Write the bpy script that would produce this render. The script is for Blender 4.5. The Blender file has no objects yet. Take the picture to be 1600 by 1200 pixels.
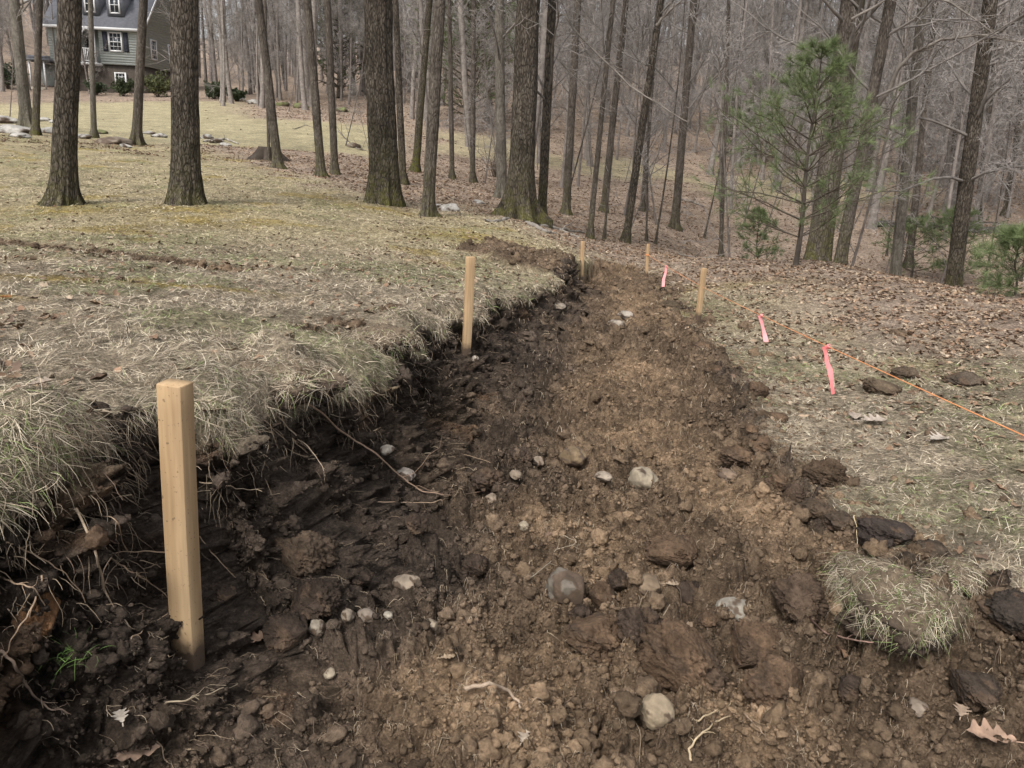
import bpy, math, random
import numpy as np
from mathutils import Vector, Matrix
from mathutils.bvhtree import BVHTree

# ------------------------------------------------------------------ camera, sky, sun
C = bpy.context.scene.collection
F_PX = 1200.0; PITCH = math.radians(17.0); ROLL = math.radians(3.0); CZ = 1.6
FW = np.array([0, math.cos(PITCH), -math.sin(PITCH)])
U0 = np.array([0, math.sin(PITCH), math.cos(PITCH)]); R0 = np.array([1.0, 0, 0])
RT = math.cos(ROLL)*R0 + math.sin(ROLL)*U0
UP = math.cos(ROLL)*U0 - math.sin(ROLL)*R0
CAM = np.array([0, 0, CZ])
cam = bpy.data.objects.new('camera', bpy.data.cameras.new('camera')); C.objects.link(cam)
m = Matrix.Identity(4)
for i in range(3):
    m[i][0] = RT[i]; m[i][1] = UP[i]; m[i][2] = -FW[i]; m[i][3] = CAM[i]
cam.matrix_world = m
cam.data.sensor_width = 36; cam.data.lens = 36*F_PX/1600; cam.data.clip_end = 2000; cam.data.clip_start = 0.02
sc = bpy.context.scene; sc.camera = cam
SUN_EL = math.radians(52); SUN_AZ = math.radians(-150)     # azimuth clockwise from +Y
w = bpy.data.worlds.new("World"); sc.world = w; w.use_nodes = True
nt = w.node_tree; nt.nodes.clear()
sky = nt.nodes.new('ShaderNodeTexSky'); sky.sky_type = 'NISHITA'; sky.sun_disc = False
sky.sun_elevation = SUN_EL; sky.sun_rotation = SUN_AZ; sky.dust_density = 4.0
hs = nt.nodes.new('ShaderNodeHueSaturation'); hs.inputs['Saturation'].default_value = 0.22; hs.inputs['Value'].default_value = 1.0
bg = nt.nodes.new('ShaderNodeBackground'); bg.inputs['Strength'].default_value = 0.15
wo = nt.nodes.new('ShaderNodeOutputWorld')
nt.links.new(sky.outputs[0], hs.inputs['Color']); nt.links.new(hs.outputs[0], bg.inputs['Color']); nt.links.new(bg.outputs[0], wo.inputs['Surface'])
sl = bpy.data.lights.new('sun', 'SUN'); sl.energy = 1.5; sl.angle = math.radians(14); sl.color = (1.0, 0.95, 0.88)
so = bpy.data.objects.new('sun', sl); C.objects.link(so)
sd = Vector((math.sin(SUN_AZ)*math.cos(SUN_EL), math.cos(SUN_AZ)*math.cos(SUN_EL), math.sin(SUN_EL)))
so.rotation_euler = sd.to_track_quat('Z', 'Y').to_euler(); so.location = (0, 0, 30)
sc.view_settings.view_transform = 'Standard'; sc.view_settings.look = 'None'
sc.view_settings.exposure = 0.80; sc.view_settings.gamma = 1.0
sc.cycles.max_bounces = 5; sc.cycles.diffuse_bounces = 3; sc.cycles.glossy_bounces = 2
sc.cycles.transparent_max_bounces = 4; sc.cycles.use_denoising = True

# ------------------------------------------------------------------ noise and geometry helpers
rng = np.random.default_rng(11)
def ihash(ix, iy, seed):
    h = (ix.astype(np.int64)*374761393 + iy.astype(np.int64)*668265263 + seed*1442695041) & 0xffffffff
    h = ((h ^ (h >> 13))*1274126177) & 0xffffffff
    h = ((h ^ (h >> 16))*2246822519) & 0xffffffff
    return (h ^ (h >> 15)) & 0xffffffff
def rnd01(ix, iy, seed): return ihash(ix, iy, seed)/4294967295.0
def noise2(x, y, seed=0):
    x = np.asarray(x, float); y = np.asarray(y, float)
    ix = np.floor(x); iy = np.floor(y); fx = x-ix; fy = y-iy
    ux = fx*fx*fx*(fx*(fx*6-15)+10); uy = fy*fy*fy*(fy*(fy*6-15)+10)
    def g(dx, dy):
        a = rnd01(ix+dx, iy+dy, seed)*2*math.pi
        return np.cos(a)*(fx-dx)+np.sin(a)*(fy-dy)
    return 1.5*((g(0, 0)*(1-ux)+g(1, 0)*ux)*(1-uy)+(g(0, 1)*(1-ux)+g(1, 1)*ux)*uy)
def fbm(x, y, oct=4, seed=0, gain=.5):
    s = 0; a = 1; f = 1
    for o in range(oct):
        s = s + a*noise2(x*f+o*17.3, y*f-o*9.1, seed+o); a *= gain; f *= 2.03
    return s
def worley(x, y, seed=0):
    """distance to nearest and a random value of that cell"""
    ix = np.floor(x); iy = np.floor(y)
    best = np.full(np.shape(x), 9.0); val = np.zeros(np.shape(x)); sec = best.copy()
    for dx in (-1, 0, 1):
        for dy in (-1, 0, 1):
            cx = ix+dx; cy = iy+dy
            px = cx+rnd01(cx, cy, seed); py = cy+rnd01(cx, cy, seed+7)
            d = (px-x)**2+(py-y)**2
            b = d < best
            sec = np.where(b, best, np.minimum(sec, d))
            val = np.where(b, rnd01(cx, cy, seed+13), val); best = np.where(b, d, best)
    return np.sqrt(best), val, np.sqrt(sec)
def sstep(a, b, x):
    t = np.clip((x-a)/(b-a), 0, 1); return t*t*(3-2*t)
def nrm(v): return v/np.maximum(np.linalg.norm(v, axis=-1, keepdims=True), 1e-9)
def ray(px, py): return FW + (px-800)/F_PX*RT + (600-py)/F_PX*UP
def PW(px, py, z): return CAM + z*ray(px, py)

def mesh_obj(name, V, Fq, mat, parent=None, col=None, smooth=False, attrs=None):
    """V (n,3); Fq a list of face-index arrays (each (m,k)); linked as one object"""
    me = bpy.data.meshes.new(name)
    V = np.ascontiguousarray(V, dtype=np.float32)
    if not isinstance(Fq, (list, tuple)): Fq = [Fq]
    Fq = [np.asarray(f, dtype=np.int32) for f in Fq if len(f)]
    nl = sum(f.size for f in Fq); nf = sum(len(f) for f in Fq)
    me.vertices.add(len(V)); me.vertices.foreach_set('co', V.ravel())
    me.loops.add(nl); me.loops.foreach_set('vertex_index', np.concatenate([f.ravel() for f in Fq]))
    me.polygons.add(nf)
    tot = np.concatenate([np.full(len(f), f.shape[1], np.int32) for f in Fq])
    st = np.concatenate([[0], np.cumsum(tot)[:-1]]).astype(np.int32)
    me.polygons.foreach_set('loop_start', st)
    if smooth: me.polygons.foreach_set('use_smooth', np.ones(nf, dtype=bool))
    if col is not None:
        a = me.color_attributes.new('Col', 'FLOAT_COLOR', 'POINT')
        c4 = np.ones((len(V), 4), np.float32); c4[:, :3] = col
        a.data.foreach_set('color', c4.ravel())
    for k, v in (attrs or {}).items():
        a = me.attributes.new(k, 'FLOAT', 'POINT'); a.data.foreach_set('value', np.asarray(v, np.float32))
    me.update(calc_edges=True)
    me.materials.append(mat)
    o = bpy.data.objects.new(name, me); C.objects.link(o)
    if parent is not None: o.parent = parent
    return o
def tag(o, label=None, cat=None, group=None, kind=None):
    if label: o['label'] = label
    if cat: o['category'] = cat
    if group: o['group'] = group
    if kind: o['kind'] = kind
    return o
def empty(name, loc):
    o = bpy.data.objects.new(name, None); o.location = loc; o.empty_display_size = .1; C.objects.link(o); return o
def copy_tree(o, parent=None):
    c = o.copy(); C.objects.link(c); c.parent = parent
    for ch in list(o.children): copy_tree(ch, c)
    return c

def tubes(P, R, k=5, ref=None, cap=False):
    """P (M,N,3) polylines, R (M,N) radii -> verts, quads"""
    P = np.asarray(P, float); R = np.asarray(R, float)
    M, N, _ = P.shape
    T = np.empty_like(P); T[:, 1:-1] = P[:, 2:]-P[:, :-2]; T[:, 0] = P[:, 1]-P[:, 0]; T[:, -1] = P[:, -1]-P[:, -2]
    T = nrm(T)
    if ref is None:
        d = nrm(P[:, -1]-P[:, 0]); ref = np.where(np.abs(d[:, 2:3]) < .75, np.array([[0, 0, 1.0]]), np.array([[1.0, 0, 0]]))
    ref = np.asarray(ref)[:, None, :]
    S = nrm(np.cross(T, np.broadcast_to(ref, T.shape))); Bn = np.cross(T, S)
    a = np.arange(k)*2*math.pi/k
    V = P[:, :, None, :] + R[:, :, None, None]*(np.cos(a)[None, None, :, None]*S[:, :, None, :]+np.sin(a)[None, None, :, None]*Bn[:, :, None, :])
    idx = np.arange(M*N*k).reshape(M, N, k)
    j = (np.arange(k)+1) % k
    q = np.stack([idx[:, :-1, :], idx[:, :-1, :][:, :, j], idx[:, 1:, :][:, :, j], idx[:, 1:, :]], -1).reshape(-1, 4)
    return V.reshape(-1, 3), q
class Bag:
    """collects vertices, faces and colours for one mesh"""
    def __init__(s): s.V = []; s.F = {}; s.C = []; s.n = 0
    def add(s, V, F, c=None):
        V = np.asarray(V, float)
        if not isinstance(F, (list, tuple)): F = [F]
        for f in F:
            f = np.asarray(f)
            if len(f): s.F.setdefault(f.shape[1], []).append(f+s.n)
        s.V.append(V); s.n += len(V)
        c = np.array([.5, .5, .5]) if c is None else np.asarray(c, float)
        s.C.append(np.broadcast_to(c, V.shape).copy())
        return s
    def box(s, c, d, col=None, rot=None):
        h = np.array(d)/2.0
        v = np.array([[x, y, z] for x in (-1, 1) for y in (-1, 1) for z in (-1, 1)])*h
        if rot is not None: v = v@np.array(rot).T
        f = np.array([[0, 1, 3, 2], [4, 6, 7, 5], [0, 4, 5, 1], [2, 3, 7, 6], [0, 2, 6, 4], [1, 5, 7, 3]])
        return s.add(v+np.array(c), f, col)
    def build(s, name, mat, parent=None, smooth=False):
        return mesh_obj(name, np.concatenate(s.V), [np.concatenate(f) for f in s.F.values()], mat, parent, np.concatenate(s.C), smooth)

# ------------------------------------------------------------------ materials
def base_mat(name, rough=.9, spec=.2):
    mt = bpy.data.materials.new(name); mt.use_nodes = True
    b = mt.node_tree.nodes['Principled BSDF']; b.inputs['Roughness'].default_value = rough
    b.inputs['Specular IOR Level'].default_value = spec
    return mt, mt.node_tree, b
def N(nt, t, **kw):
    n = nt.nodes.new(t)
    for k, v in kw.items():
        if k in n.inputs.keys(): n.inputs[k].default_value = v
        else: setattr(n, k, v)
    return n
def noise_node(nt, scale, detail=6, rough=.6, coord='Object', stretch=None):
    tc = N(nt, 'ShaderNodeTexCoord'); n = N(nt, 'ShaderNodeTexNoise', Scale=scale, Detail=detail, Roughness=rough)
    src = tc.outputs[coord]
    if stretch:
        mp = N(nt, 'ShaderNodeMapping'); mp.inputs['Scale'].default_value = stretch; nt.links.new(src, mp.inputs[0]); src = mp.outputs[0]
    nt.links.new(src, n.inputs['Vector']); return n
def ramp(nt, src, stops):
    r = N(nt, 'ShaderNodeValToRGB'); cr = r.color_ramp
    while len(cr.elements) < len(stops): cr.elements.new(.5)
    for e, (p, c) in zip(cr.elements, stops):
        e.position = p; e.color = (c, c, c, 1) if isinstance(c, (int, float)) else (*c, 1)
    nt.links.new(src, r.inputs[0]); return r
def mult(nt, a, b, fac=1.0, mode='MULTIPLY'):
    mx = N(nt, 'ShaderNodeMix', data_type='RGBA', blend_type=mode); mx.inputs[0].default_value = fac
    nt.links.new(a, mx.inputs[6]); nt.links.new(b, mx.inputs[7]); return mx.outputs[2]
def bump(nt, b, h, strength, dist, prev=None):
    bp = N(nt, 'ShaderNodeBump', Strength=strength, Distance=dist); nt.links.new(h, bp.inputs['Height'])
    if prev is not None: nt.links.new(prev, bp.inputs['Normal'])
    nt.links.new(bp.outputs[0], b.inputs['Normal']); return bp.outputs[0]
def attr_mat(name, rough=.9, spec=.2, nscale=60, lo=.55, hi=1.45, bstr=.6, bdist=.01, nscale2=9, translucent=0, sheen=0):
    mt, nt, b = base_mat(name, rough, spec)
    at = N(nt, 'ShaderNodeAttribute', attribute_name='Col')
    n1 = noise_node(nt, nscale, 8, .65); r1 = ramp(nt, n1.outputs[0], [(.3, lo), (.7, hi)])
    n2 = noise_node(nt, nscale2, 5, .6); r2 = ramp(nt, n2.outputs[0], [(.3, .75), (.7, 1.25)])
    c = mult(nt, at.outputs['Color'], r1.outputs[0]); c = mult(nt, c, r2.outputs[0])
    nt.links.new(c, b.inputs['Base Color'])
    if bstr: bump(nt, b, n1.outputs[0], bstr, bdist)
    if translucent: b.inputs['Transmission Weight'].default_value = 0; b.inputs['Subsurface Weight'].default_value = 0
    return mt
def flat_mat(name, rgb, rough=.7, spec=.3, nscale=30, amp=.15, bstr=.2, bdist=.003, stretch=None):
    mt, nt, b = base_mat(name, rough, spec)
    n1 = noise_node(nt, nscale, 6, .6, stretch=stretch)
    r = ramp(nt, n1.outputs[0], [(.3, tuple(c*(1-amp) for c in rgb)), (.7, tuple(c*(1+amp) for c in rgb))])
    nt.links.new(r.outputs[0], b.inputs['Base Color'])
    if bstr: bump(nt, b, n1.outputs[0], bstr, bdist)
    return mt

def make_ground_mat():
    mt, nt, b = base_mat('ground_mat', .95, .12)
    at = N(nt, 'ShaderNodeAttribute', attribute_name='Col'); so_ = N(nt, 'ShaderNodeAttribute', attribute_name='soil')
    n1 = noise_node(nt, 55, 10, .68); n2 = noise_node(nt, 7, 6, .6); n3 = noise_node(nt, 230, 4, .6)
    r1 = ramp(nt, n1.outputs[0], [(.32, .45), (.5, .95), (.68, 1.5)]); r2 = ramp(nt, n2.outputs[0], [(.3, .72), (.7, 1.28)])
    r3 = ramp(nt, n3.outputs[0], [(.35, .7), (.68, 1.35)])
    c = mult(nt, at.outputs['Color'], r1.outputs[0]); c = mult(nt, c, r2.outputs[0]); c = mult(nt, c, r3.outputs[0]); n6 = noise_node(nt, 17, 6, .7); r6 = ramp(nt, n6.outputs[0], [(.36, .62), (.64, 1.4)]); c = mult(nt, c, r6.outputs[0]); n5 = noise_node(nt, 1.1, 8, .7); r5 = ramp(nt, n5.outputs[0], [(.32, .72), (.68, 1.28)]); c = mult(nt, c, r5.outputs[0])
    nt.links.new(c, b.inputs['Base Color'])
    n4 = noise_node(nt, 28, 10, .75)
    p = bump(nt, b, n4.outputs[0], 1.0, .035); bump(nt, b, n1.outputs[0], 1.0, .012, p)
    return mt
M_ground = make_ground_mat()
M_blade = attr_mat('dry_grass_mat', .75, .25, 20, .85, 1.15, 0)
M_leaf = attr_mat('dead_leaf_mat', .75, .25, 45, .7, 1.3, .4, .003)
M_soil = attr_mat('soil_mat', .95, .12, 60, .5, 1.5, 1.0, .02)
M_crumb = attr_mat('crumb_mat', .95, .12, 90, .6, 1.4, 1.0, .008)
M_stone = attr_mat('stone_mat', .8, .3, 35, .72, 1.25, .5, .006)
M_root = attr_mat('root_mat', .8, .2, 120, .7, 1.3, .5, .002)
M_twig = attr_mat('twig_mat', .9, .15, 6, .7, 1.3, 0)
M_needle = attr_mat('needle_mat', .6, .3, 3, .75, 1.25, 0)
M_string = flat_mat('orange_string_mat', (.76, .29, .11), .6, .3, 400, .12, .3, .0005)
M_ribbon = flat_mat('pink_ribbon_mat', (.70, .20, .20), .4, .4, 30, .12, .3, .002)
M_ribbon2 = flat_mat('magenta_ribbon_mat', (.74, .29, .30), .4, .4, 30, .12, .3, .002)

# ------------------------------------------------------------------ terrain
CTRL = [(-300, 760, 1.05), (0, 720, 1.15), (270, 600, 1.72), (0, 600, 1.62), (-300, 600, 1.6), (0, 500, 2.35), (250, 500, 2.5), (0, 400, 4.4), (-300, 420, 3.6),
  (100, 320, 9), (290, 318, 9.5), (-250, 320, 9), (400, 400, 5.4), (570, 560, 2.5), (650, 500, 3.4), (730, 462, 4.4), (800, 442, 5.7), (900, 408, 8.4),
  (1091, 498, 6.5), (1010, 430, 9.6), (1150, 590, 4.16), (1200, 680, 3.1), (1330, 830, 2.15), (1600, 950, 1.72), (1600, 700, 2.9), (1600, 560, 4.8),
  (1600, 460, 8.8), (1900, 470, 8.5), (1285, 412, 11.3), (1100, 402, 11.5), (668, 335, 11.5), (600, 318, 12), (812, 342, 12.3), (930, 372, 13.8), (1055, 348, 20), (783, 308, 18),
  (433, 262, 17), (503, 275, 16), (213, 222, 22), (50, 205, 22), (-250, 195, 22), (450, 172, 45), (250, 147, 60), (60, 137, 60), (-250, 125, 60), (150, 175, 38), (740, 270, 26), (900, 240, 38),
  (1200, 300, 32), (1150, 230, 50), (1380, 352, 24), (1600, 366, 24), (1900, 375, 24), (1500, 240, 50), (1900, 235, 50), (600, 95, 105), (1200, 130, 105), (100, 60, 110), (1800, 140, 105), (-500, 60, 110)]
cp = np.array([PW(*c) for c in CTRL])
extra = [(-.5, -1, .9), (.8, -1, .75), (-3, -1, 1.2), (3, -1, .7), (4.5, 16.5, -.75), (8, 16.5, -.9), (13, 16, -.9), (20, 15, -.8), (0, -6, 1.0), (-150, 60, 12), (150, 60, 10), (0, 180, 28), (-120, 150, 28), (120, 150, 26), (.3, .6, .7), (-.9, .5, 1.12)]
cp = np.vstack([cp, np.array(extra)])
def warpxy(x, y):
    r = np.sqrt(x*x+y*y)+1e-6; g = np.log1p(r/1.2)/r
    return x*g, y*g
def tps_fit(px, py, pz, lam=1e-3):
    u, v = warpxy(px, py); n = len(u)
    r2 = (u[:, None]-u)**2+(v[:, None]-v)**2
    K = .5*r2*np.log(r2+1e-12)+lam*np.eye(n)
    Pm = np.stack([np.ones(n), u, v], 1)
    A = np.block([[K, Pm], [Pm.T, np.zeros((3, 3))]])
    s = np.linalg.solve(A, np.concatenate([pz, np.zeros(3)])); return u, v, s
TU, TV, TS = tps_fit(cp[:, 0], cp[:, 1], cp[:, 2])
def lawn(x, y):
    x = np.asarray(x, float); y = np.asarray(y, float); sh = x.shape
    u, v = warpxy(x.ravel(), y.ravel()); out = TS[-3]+TS[-2]*u+TS[-1]*v
    for i in range(len(TU)):
        r2 = (u-TU[i])**2+(v-TV[i])**2
        out = out+TS[i]*.5*r2*np.log(r2+1e-12)
    return out.reshape(sh)
def hit_surface(px, py, fn, z0=.4, z1=130):
    d = ray(px, py); zs = np.geomspace(z0, z1, 900)
    P = CAM+zs[:, None]*d; h = P[:, 2]-fn(P[:, 0], P[:, 1])
    i = np.argmax(h < 0) if (h < 0).any() else len(zs)-1
    a, b = zs[max(i-1, 0)], zs[i]; ha, hb = h[max(i-1, 0)], h[i]
    z = a+(b-a)*ha/(ha-hb+1e-12)
    return CAM+z*d
FLY = [(-3, .60), (0, .655), (1.4, .625), (4, .50), (6.3, .30), (8.2, .16), (10, .1), (14, 0)]
def floor_h(x, y):
    z = np.interp(y, [a for a, b in FLY], [b for a, b in FLY])
    z = z + .05*np.exp(-(((x+.0)/.35)**2+((y-1.1)/.3)**2)) + .02*fbm(x*1.3, y*1.3, 2, 5)
    return z
LEFT_PX = [(-380, 930), (-200, 815), (-40, 752), (50, 722), (110, 690), (200, 664), (300, 648), (375, 646), (430, 615), (520, 590), (590, 560), (645, 520), (690, 494), (750, 474), (800, 456), (845, 441), (878, 427), (892, 414)]
RIGHT_PX = [(930, 406), (985, 418), (1030, 436), (1052, 465), (1095, 530), (1140, 595), (1185, 680), (1225, 740), (1300, 815), (1390, 865), (1500, 925), (1620, 965), (1900, 1040)]
LW = np.array([hit_surface(a, b, lawn)[:2] for a, b in LEFT_PX]); RW = np.array([hit_surface(a, b, lawn)[:2] for a, b in RIGHT_PX])
LW = np.vstack([[LW[0]+np.array([-.1, -2.5])], LW]); RW = np.vstack([RW, [RW[-1]+np.array([1.5, -.6])], [RW[-1]+np.array([2.0, -2.5])]])
def subdiv(P, step):
    out = []
    for a, b in zip(P[:-1], P[1:]):
        n = max(1, int(np.linalg.norm(b-a)/step)); out += [a+(b-a)*i/n for i in range(n)]
    return np.array(out+[P[-1]])
def wiggle(P, amp, wl, seed, step=.06):
    Q = subdiv(P, step); d = np.gradient(Q, axis=0); n = nrm(np.stack([-d[:, 1], d[:, 0]], 1))
    s = np.concatenate([[0], np.cumsum(np.linalg.norm(np.diff(Q, axis=0), axis=1))])
    sc_ = np.clip(Q[:, 1]/4, .6, 1.5)
    return Q+n*(amp*sc_*(np.abs(noise2(s/wl, s*0+3.3, seed))*2.2-.6+.35*noise2(s/wl*3.1, s*0+1.7, seed+1)))[:, None]
LWg = wiggle(LW, .095, .30, 21, .05); RWg = wiggle(RW, .13, .22, 5, .06)
def seg_dist(x, y, P):
    best = np.full(x.shape, 1e9); qx = np.zeros_like(x); qy = np.zeros_like(x)
    for a, b in zip(P[:-1], P[1:]):
        dx, dy = b-a; L = dx*dx+dy*dy+1e-12
        t = np.clip(((x-a[0])*dx+(y-a[1])*dy)/L, 0, 1); cx = a[0]+t*dx; cy = a[1]+t*dy
        d = (x-cx)**2+(y-cy)**2; m_ = d < best
        best = np.where(m_, d, best); qx = np.where(m_, cx, qx); qy = np.where(m_, cy, qy)
    return np.sqrt(best), qx, qy
POLY = np.vstack([LWg, RWg])
def inside(x, y):
    ins = np.zeros(x.shape, bool); n = len(POLY)
    for i in range(n):
        x1, y1 = POLY[i]; x2, y2 = POLY[(i+1) % n]
        c = ((y1 > y) != (y2 > y)) & (x < (x2-x1)*(y-y1)/(y2-y1+1e-12)+x1); ins ^= c
    return ins
SPOIL = hit_surface(862, 414, lawn)   # loose dark soil thrown on the lawn at the far end
RUT = np.array([hit_surface(a, b, lawn)[:2] for a, b in ((-200, 352), (0, 376), (60, 383), (130, 390), (210, 398), (300, 412), (380, 420))])
TANZ = []
for q in ((640, 1100, .30, .20), (840, 1010, .16, .14), (1180, 1130, .16, .12), (990, 480, .28, 1.3), (985, 590, .24, .6), (1130, 780, .18, .22), (880, 830, .3, .25), (1010, 690, .22, .3), (960, 420, .3, 1.0)):
    hp = hit_surface(q[0], q[1], floor_h); TANZ.append((hp[0], hp[1], q[2], q[3]))
BARE = [tuple(hit_surface(a, b, lawn)[:2])+(c,) for a, b, c in ((150, 672, .10), (90, 668, .09), (230, 668, .08), (545, 506, .10), (620, 500, .09), (480, 512, .06))]
STK = [tuple(hit_surface(a, b, floor_h)[:2]) for a, b in ((294, 1032), (728, 553))]
TREES = [hit_surface(a, b, lawn)[:2] for a, b in ((95, 328), (290, 328), (605, 328), (730, 372), (330, 345))]
HUMP = [tuple(hit_surface(a, b, lawn)[:2])+(c, d) for a, b, c, d in ((440, 578, .15, .085), (330, 615, .10, .05), (90, 705, .11, .05), (628, 508, .14, .07), (545, 565, .11, .06), (700, 484, .16, .03), (-40, 745, .15, .035), (760, 468, .2, .03))]
def smooth_lut(xs, ys, t): return np.interp(t, xs, ys)
def terrain(x, y):
    """maps flat (x,y) to the real surface point (bank overhang included); returns P, dict of masks"""
    x = np.asarray(x, float).ravel(); y = np.asarray(y, float).ravel()
    B = lawn(x, y); n = len(x)
    px, py, pz = x.copy(), y.copy(), B.copy()
    near = (y < 16) & (y > -3.5) & (np.abs(x) < 6)
    s = np.full(n, 5.0); wl = np.zeros(n); t_all = np.full(n, -1.0); nx = np.zeros(n); ny = np.zeros(n); face = np.zeros(n)
    i = np.nonzero(near)[0]
    if len(i):
        X, Y = x[i], y[i]; dL, qx, qy = seg_dist(X, Y, LWg); dR, rx, ry = seg_dist(X, Y, RWg)
        ins = inside(X, Y); sg = np.where(ins, -1, 1)
        s[i] = sg*np.minimum(dL, dR); w_ = sstep(-.12, .12, dR-dL); wl[i] = w_
        Fh = floor_h(X, Y)
        # gentle side
        zr = np.where(ins, B[i]-sstep(0, .4, dR)*(B[i]-Fh), B[i])
        # bank side
        ex, ey = (X-qx)*(-sg)*-1, (Y-qy)*(-sg)*-1
        l = np.maximum(dL, 1e-5); ex = (X-qx)/l*np.where(ins, 1, -1); ey = (Y-qy)/l*np.where(ins, 1, -1)   # points into the trench
        zq = lawn(qx, qy); Hb = np.maximum(zq-floor_h(qx+ex*.35, qy+ey*.35), .05); W = .62*Hb+.17
        t = dL/W; k = np.clip(Hb/.35, .15, 1.1)
        lob = .7+.9*noise2(qx*3.1, qy*3.1, 77)
        off = smooth_lut([0, .10, .2, .32, .45, .62, .8, 1], [0, .045, .055, .025, .02, .06, .10, 1], t)
        offm = np.where(t < .62, off*k*np.clip(lob, .2, 1.9), .06*k*np.clip(lob, .2, 1.9)*np.clip((1-t)/.38, 0, 1))
        offb = smooth_lut([0, .3, .62, .8, 1], [0, 0, .22, .52, 1], t)*W
        hf = smooth_lut([0, .10, .2, .32, .45, .62, .8, 1], [0, -.06, -.22, -.33, -.52, -.74, -.92, -1], t)
        inb = ins & (t < 1)
        o_ = offm+offb
        X2 = np.where(inb, qx+ex*o_, X); Y2 = np.where(inb, qy+ey*o_, Y)
        zb = np.where(ins, np.where(t < 1, zq+hf*Hb, Fh), B[i])
        # lip of turf swells a little before it falls
        zb = zb + np.where(ins, 0, 1)*k*.035*np.exp(-(dL/.10)**2)*(.6+noise2(X*4, Y*4, 9)) + np.where(inb, k*.035*np.exp(-(t/.2)**2), 0)*(.6+noise2(qx*4, qy*4, 9))
        far_end = 1-sstep(8.0, 9.0, Y); w2 = w_*far_end
        pz[i] = w2*zb+(1-w2)*zr; px[i] = w2*X2+(1-w2)*X; py[i] = w2*Y2+(1-w2)*Y
        nx[i] = ex; ny[i] = ey; t_all[i] = np.where(ins, t, -1); face[i] = np.where(inb & (t > .16) & (t < .9), 1, 0)*w2
    r = np.sqrt(x*x+y*y)
    edge = s+.03*fbm(x*9, y*9, 3, 31)+.05*noise2(x*3.3, y*3.3, 32)
    soil = np.where(wl > .5, np.where(t_all >= 0, sstep(.12, .22, t_all+.05*noise2(x*15, y*15, 3)), 0), 1-sstep(.0, .09, edge+.03*noise2(x*14, y*14, 33)))
    dsp = np.sqrt(((x-SPOIL[0])/.95)**2+((y-SPOIL[1])/1.0)**2)
    sp = 1-sstep(.75, 1.0, dsp+.25*fbm(x*3, y*3, 3, 8)); soil = np.maximum(soil, sp)
    pz = pz+.07*sp*(.7+.6*fbm(x*3, y*3, 3, 44))
    for bx_, by_, br_ in BARE: soil = np.maximum(soil, (1-sstep(.6, 1.05, np.sqrt((x-bx_)**2+(y-by_)**2)/br_+.35*fbm(x*6, y*6, 3, 9)))*(r < 8))
    for bx_, by_, br_, bh_ in HUMP: pz = pz+bh_*np.exp(-((x-bx_)**2+(y-by_)**2)/br_**2)*(1-sstep(.10, .5, t_all))*(1+.45*noise2(x*8, y*8, 14))
    pz = pz+np.where(near, .034*np.exp(-((s+.01)/.055)**2)*(1-wl)*np.clip(.35+1.2*noise2(x*6, y*6, 15), 0, 1.3), 0)
    for bx_, by_ in STK: pz = pz+.026*np.exp(-((x-bx_)**2+(y-by_)**2)/.07**2)
    # dark rut that crosses the lawn on the left
    dru, _, _ = seg_dist(x, y, RUT); rut = (1-sstep(.07, .17, dru+.06*fbm(x*4, y*4, 3, 12)))*(r < 16)*np.clip(1.1-.30*np.maximum(x+2.6, 0)+.5*noise2(x*3, y*3, 2), 0, 1); soil = np.maximum(soil, rut); pz = pz-.02*rut
    # roughness of the surfaces
    inn = soil
    fine = (r < 16)
    j = np.nonzero(fine)[0]; xs, ys, zs_ = x[j], y[j], pz[j]
    if len(j):
        vx = xs-1.1*zs_; vy = ys+.15*zs_            # the bank face gets its own variation with height
        cl = 0
        for sc_, am, sd_ in ((6.5, .055, 1), (13, .058, 2), (27, .036, 3), (58, .017, 4)):
            d, v, e = worley(vx*sc_+.5*noise2(vx*sc_*1.3, vy*sc_*1.3, sd_), vy*sc_+.5*noise2(vx*sc_*1.3+9, vy*sc_*1.3, sd_+40), sd_)
            cl = cl+am*(np.maximum(.75-d, 0)*1.5*v-.26)
        # compacted tan subsoil is smoother
        wlj = wl[j]
        comp = np.clip(sstep(.15, .6, fbm(xs*1.1+4, ys*.8, 3, 55)+.35*sstep(.45, 1.0, -s[j])-.0), 0, 1)
        TZ = np.zeros(len(xs))
        for zx, zy, za, zb in TANZ: TZ = np.maximum(TZ, np.exp(-(((xs-zx)/za)**2+((ys-zy)/zb)**2)))
        comp = np.clip(.35*comp+1.15*TZ*(.75+.5*fbm(xs*4, ys*4, 3, 58)), 0, 1)
        amp = np.where((s[j] > .0) | ((t_all[j] >= 0) & (t_all[j] < .16)), .38, 1.0)*(1.1-.55*comp)*np.clip(1.25-.02*r[j], .5, 1.2)
        rough = cl*amp+.022*fbm(vx*2.4, vy*2.4, 5, 61)*(1-.3*comp)
        lw = .012*fbm(xs*3.2, ys*3.2, 3, 71)+.010*fbm(xs*14, ys*14, 3, 72)
        dz = inn[j]*rough+(1-inn[j])*lw
        fc = face[j]
        pz[j] += dz*(1-.5*fc)
        px[j] += nx[j]*fc*dz*1.1; py[j] += ny[j]*fc*dz*1.1
        comp_all = np.zeros(n); comp_all[j] = comp
    else: comp_all = np.zeros(n)
    pz = pz+np.where(r > 14, .05*fbm(x*.5, y*.5, 3, 90)*sstep(14, 20, r), 0)
    P = np.stack([px, py, pz], 1)
    return P, dict(s=s, wl=wl, soil=soil, t=t_all, comp=comp_all, n=np.stack([nx, ny], 1), r=r, face=face, spoil=sp)
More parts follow.
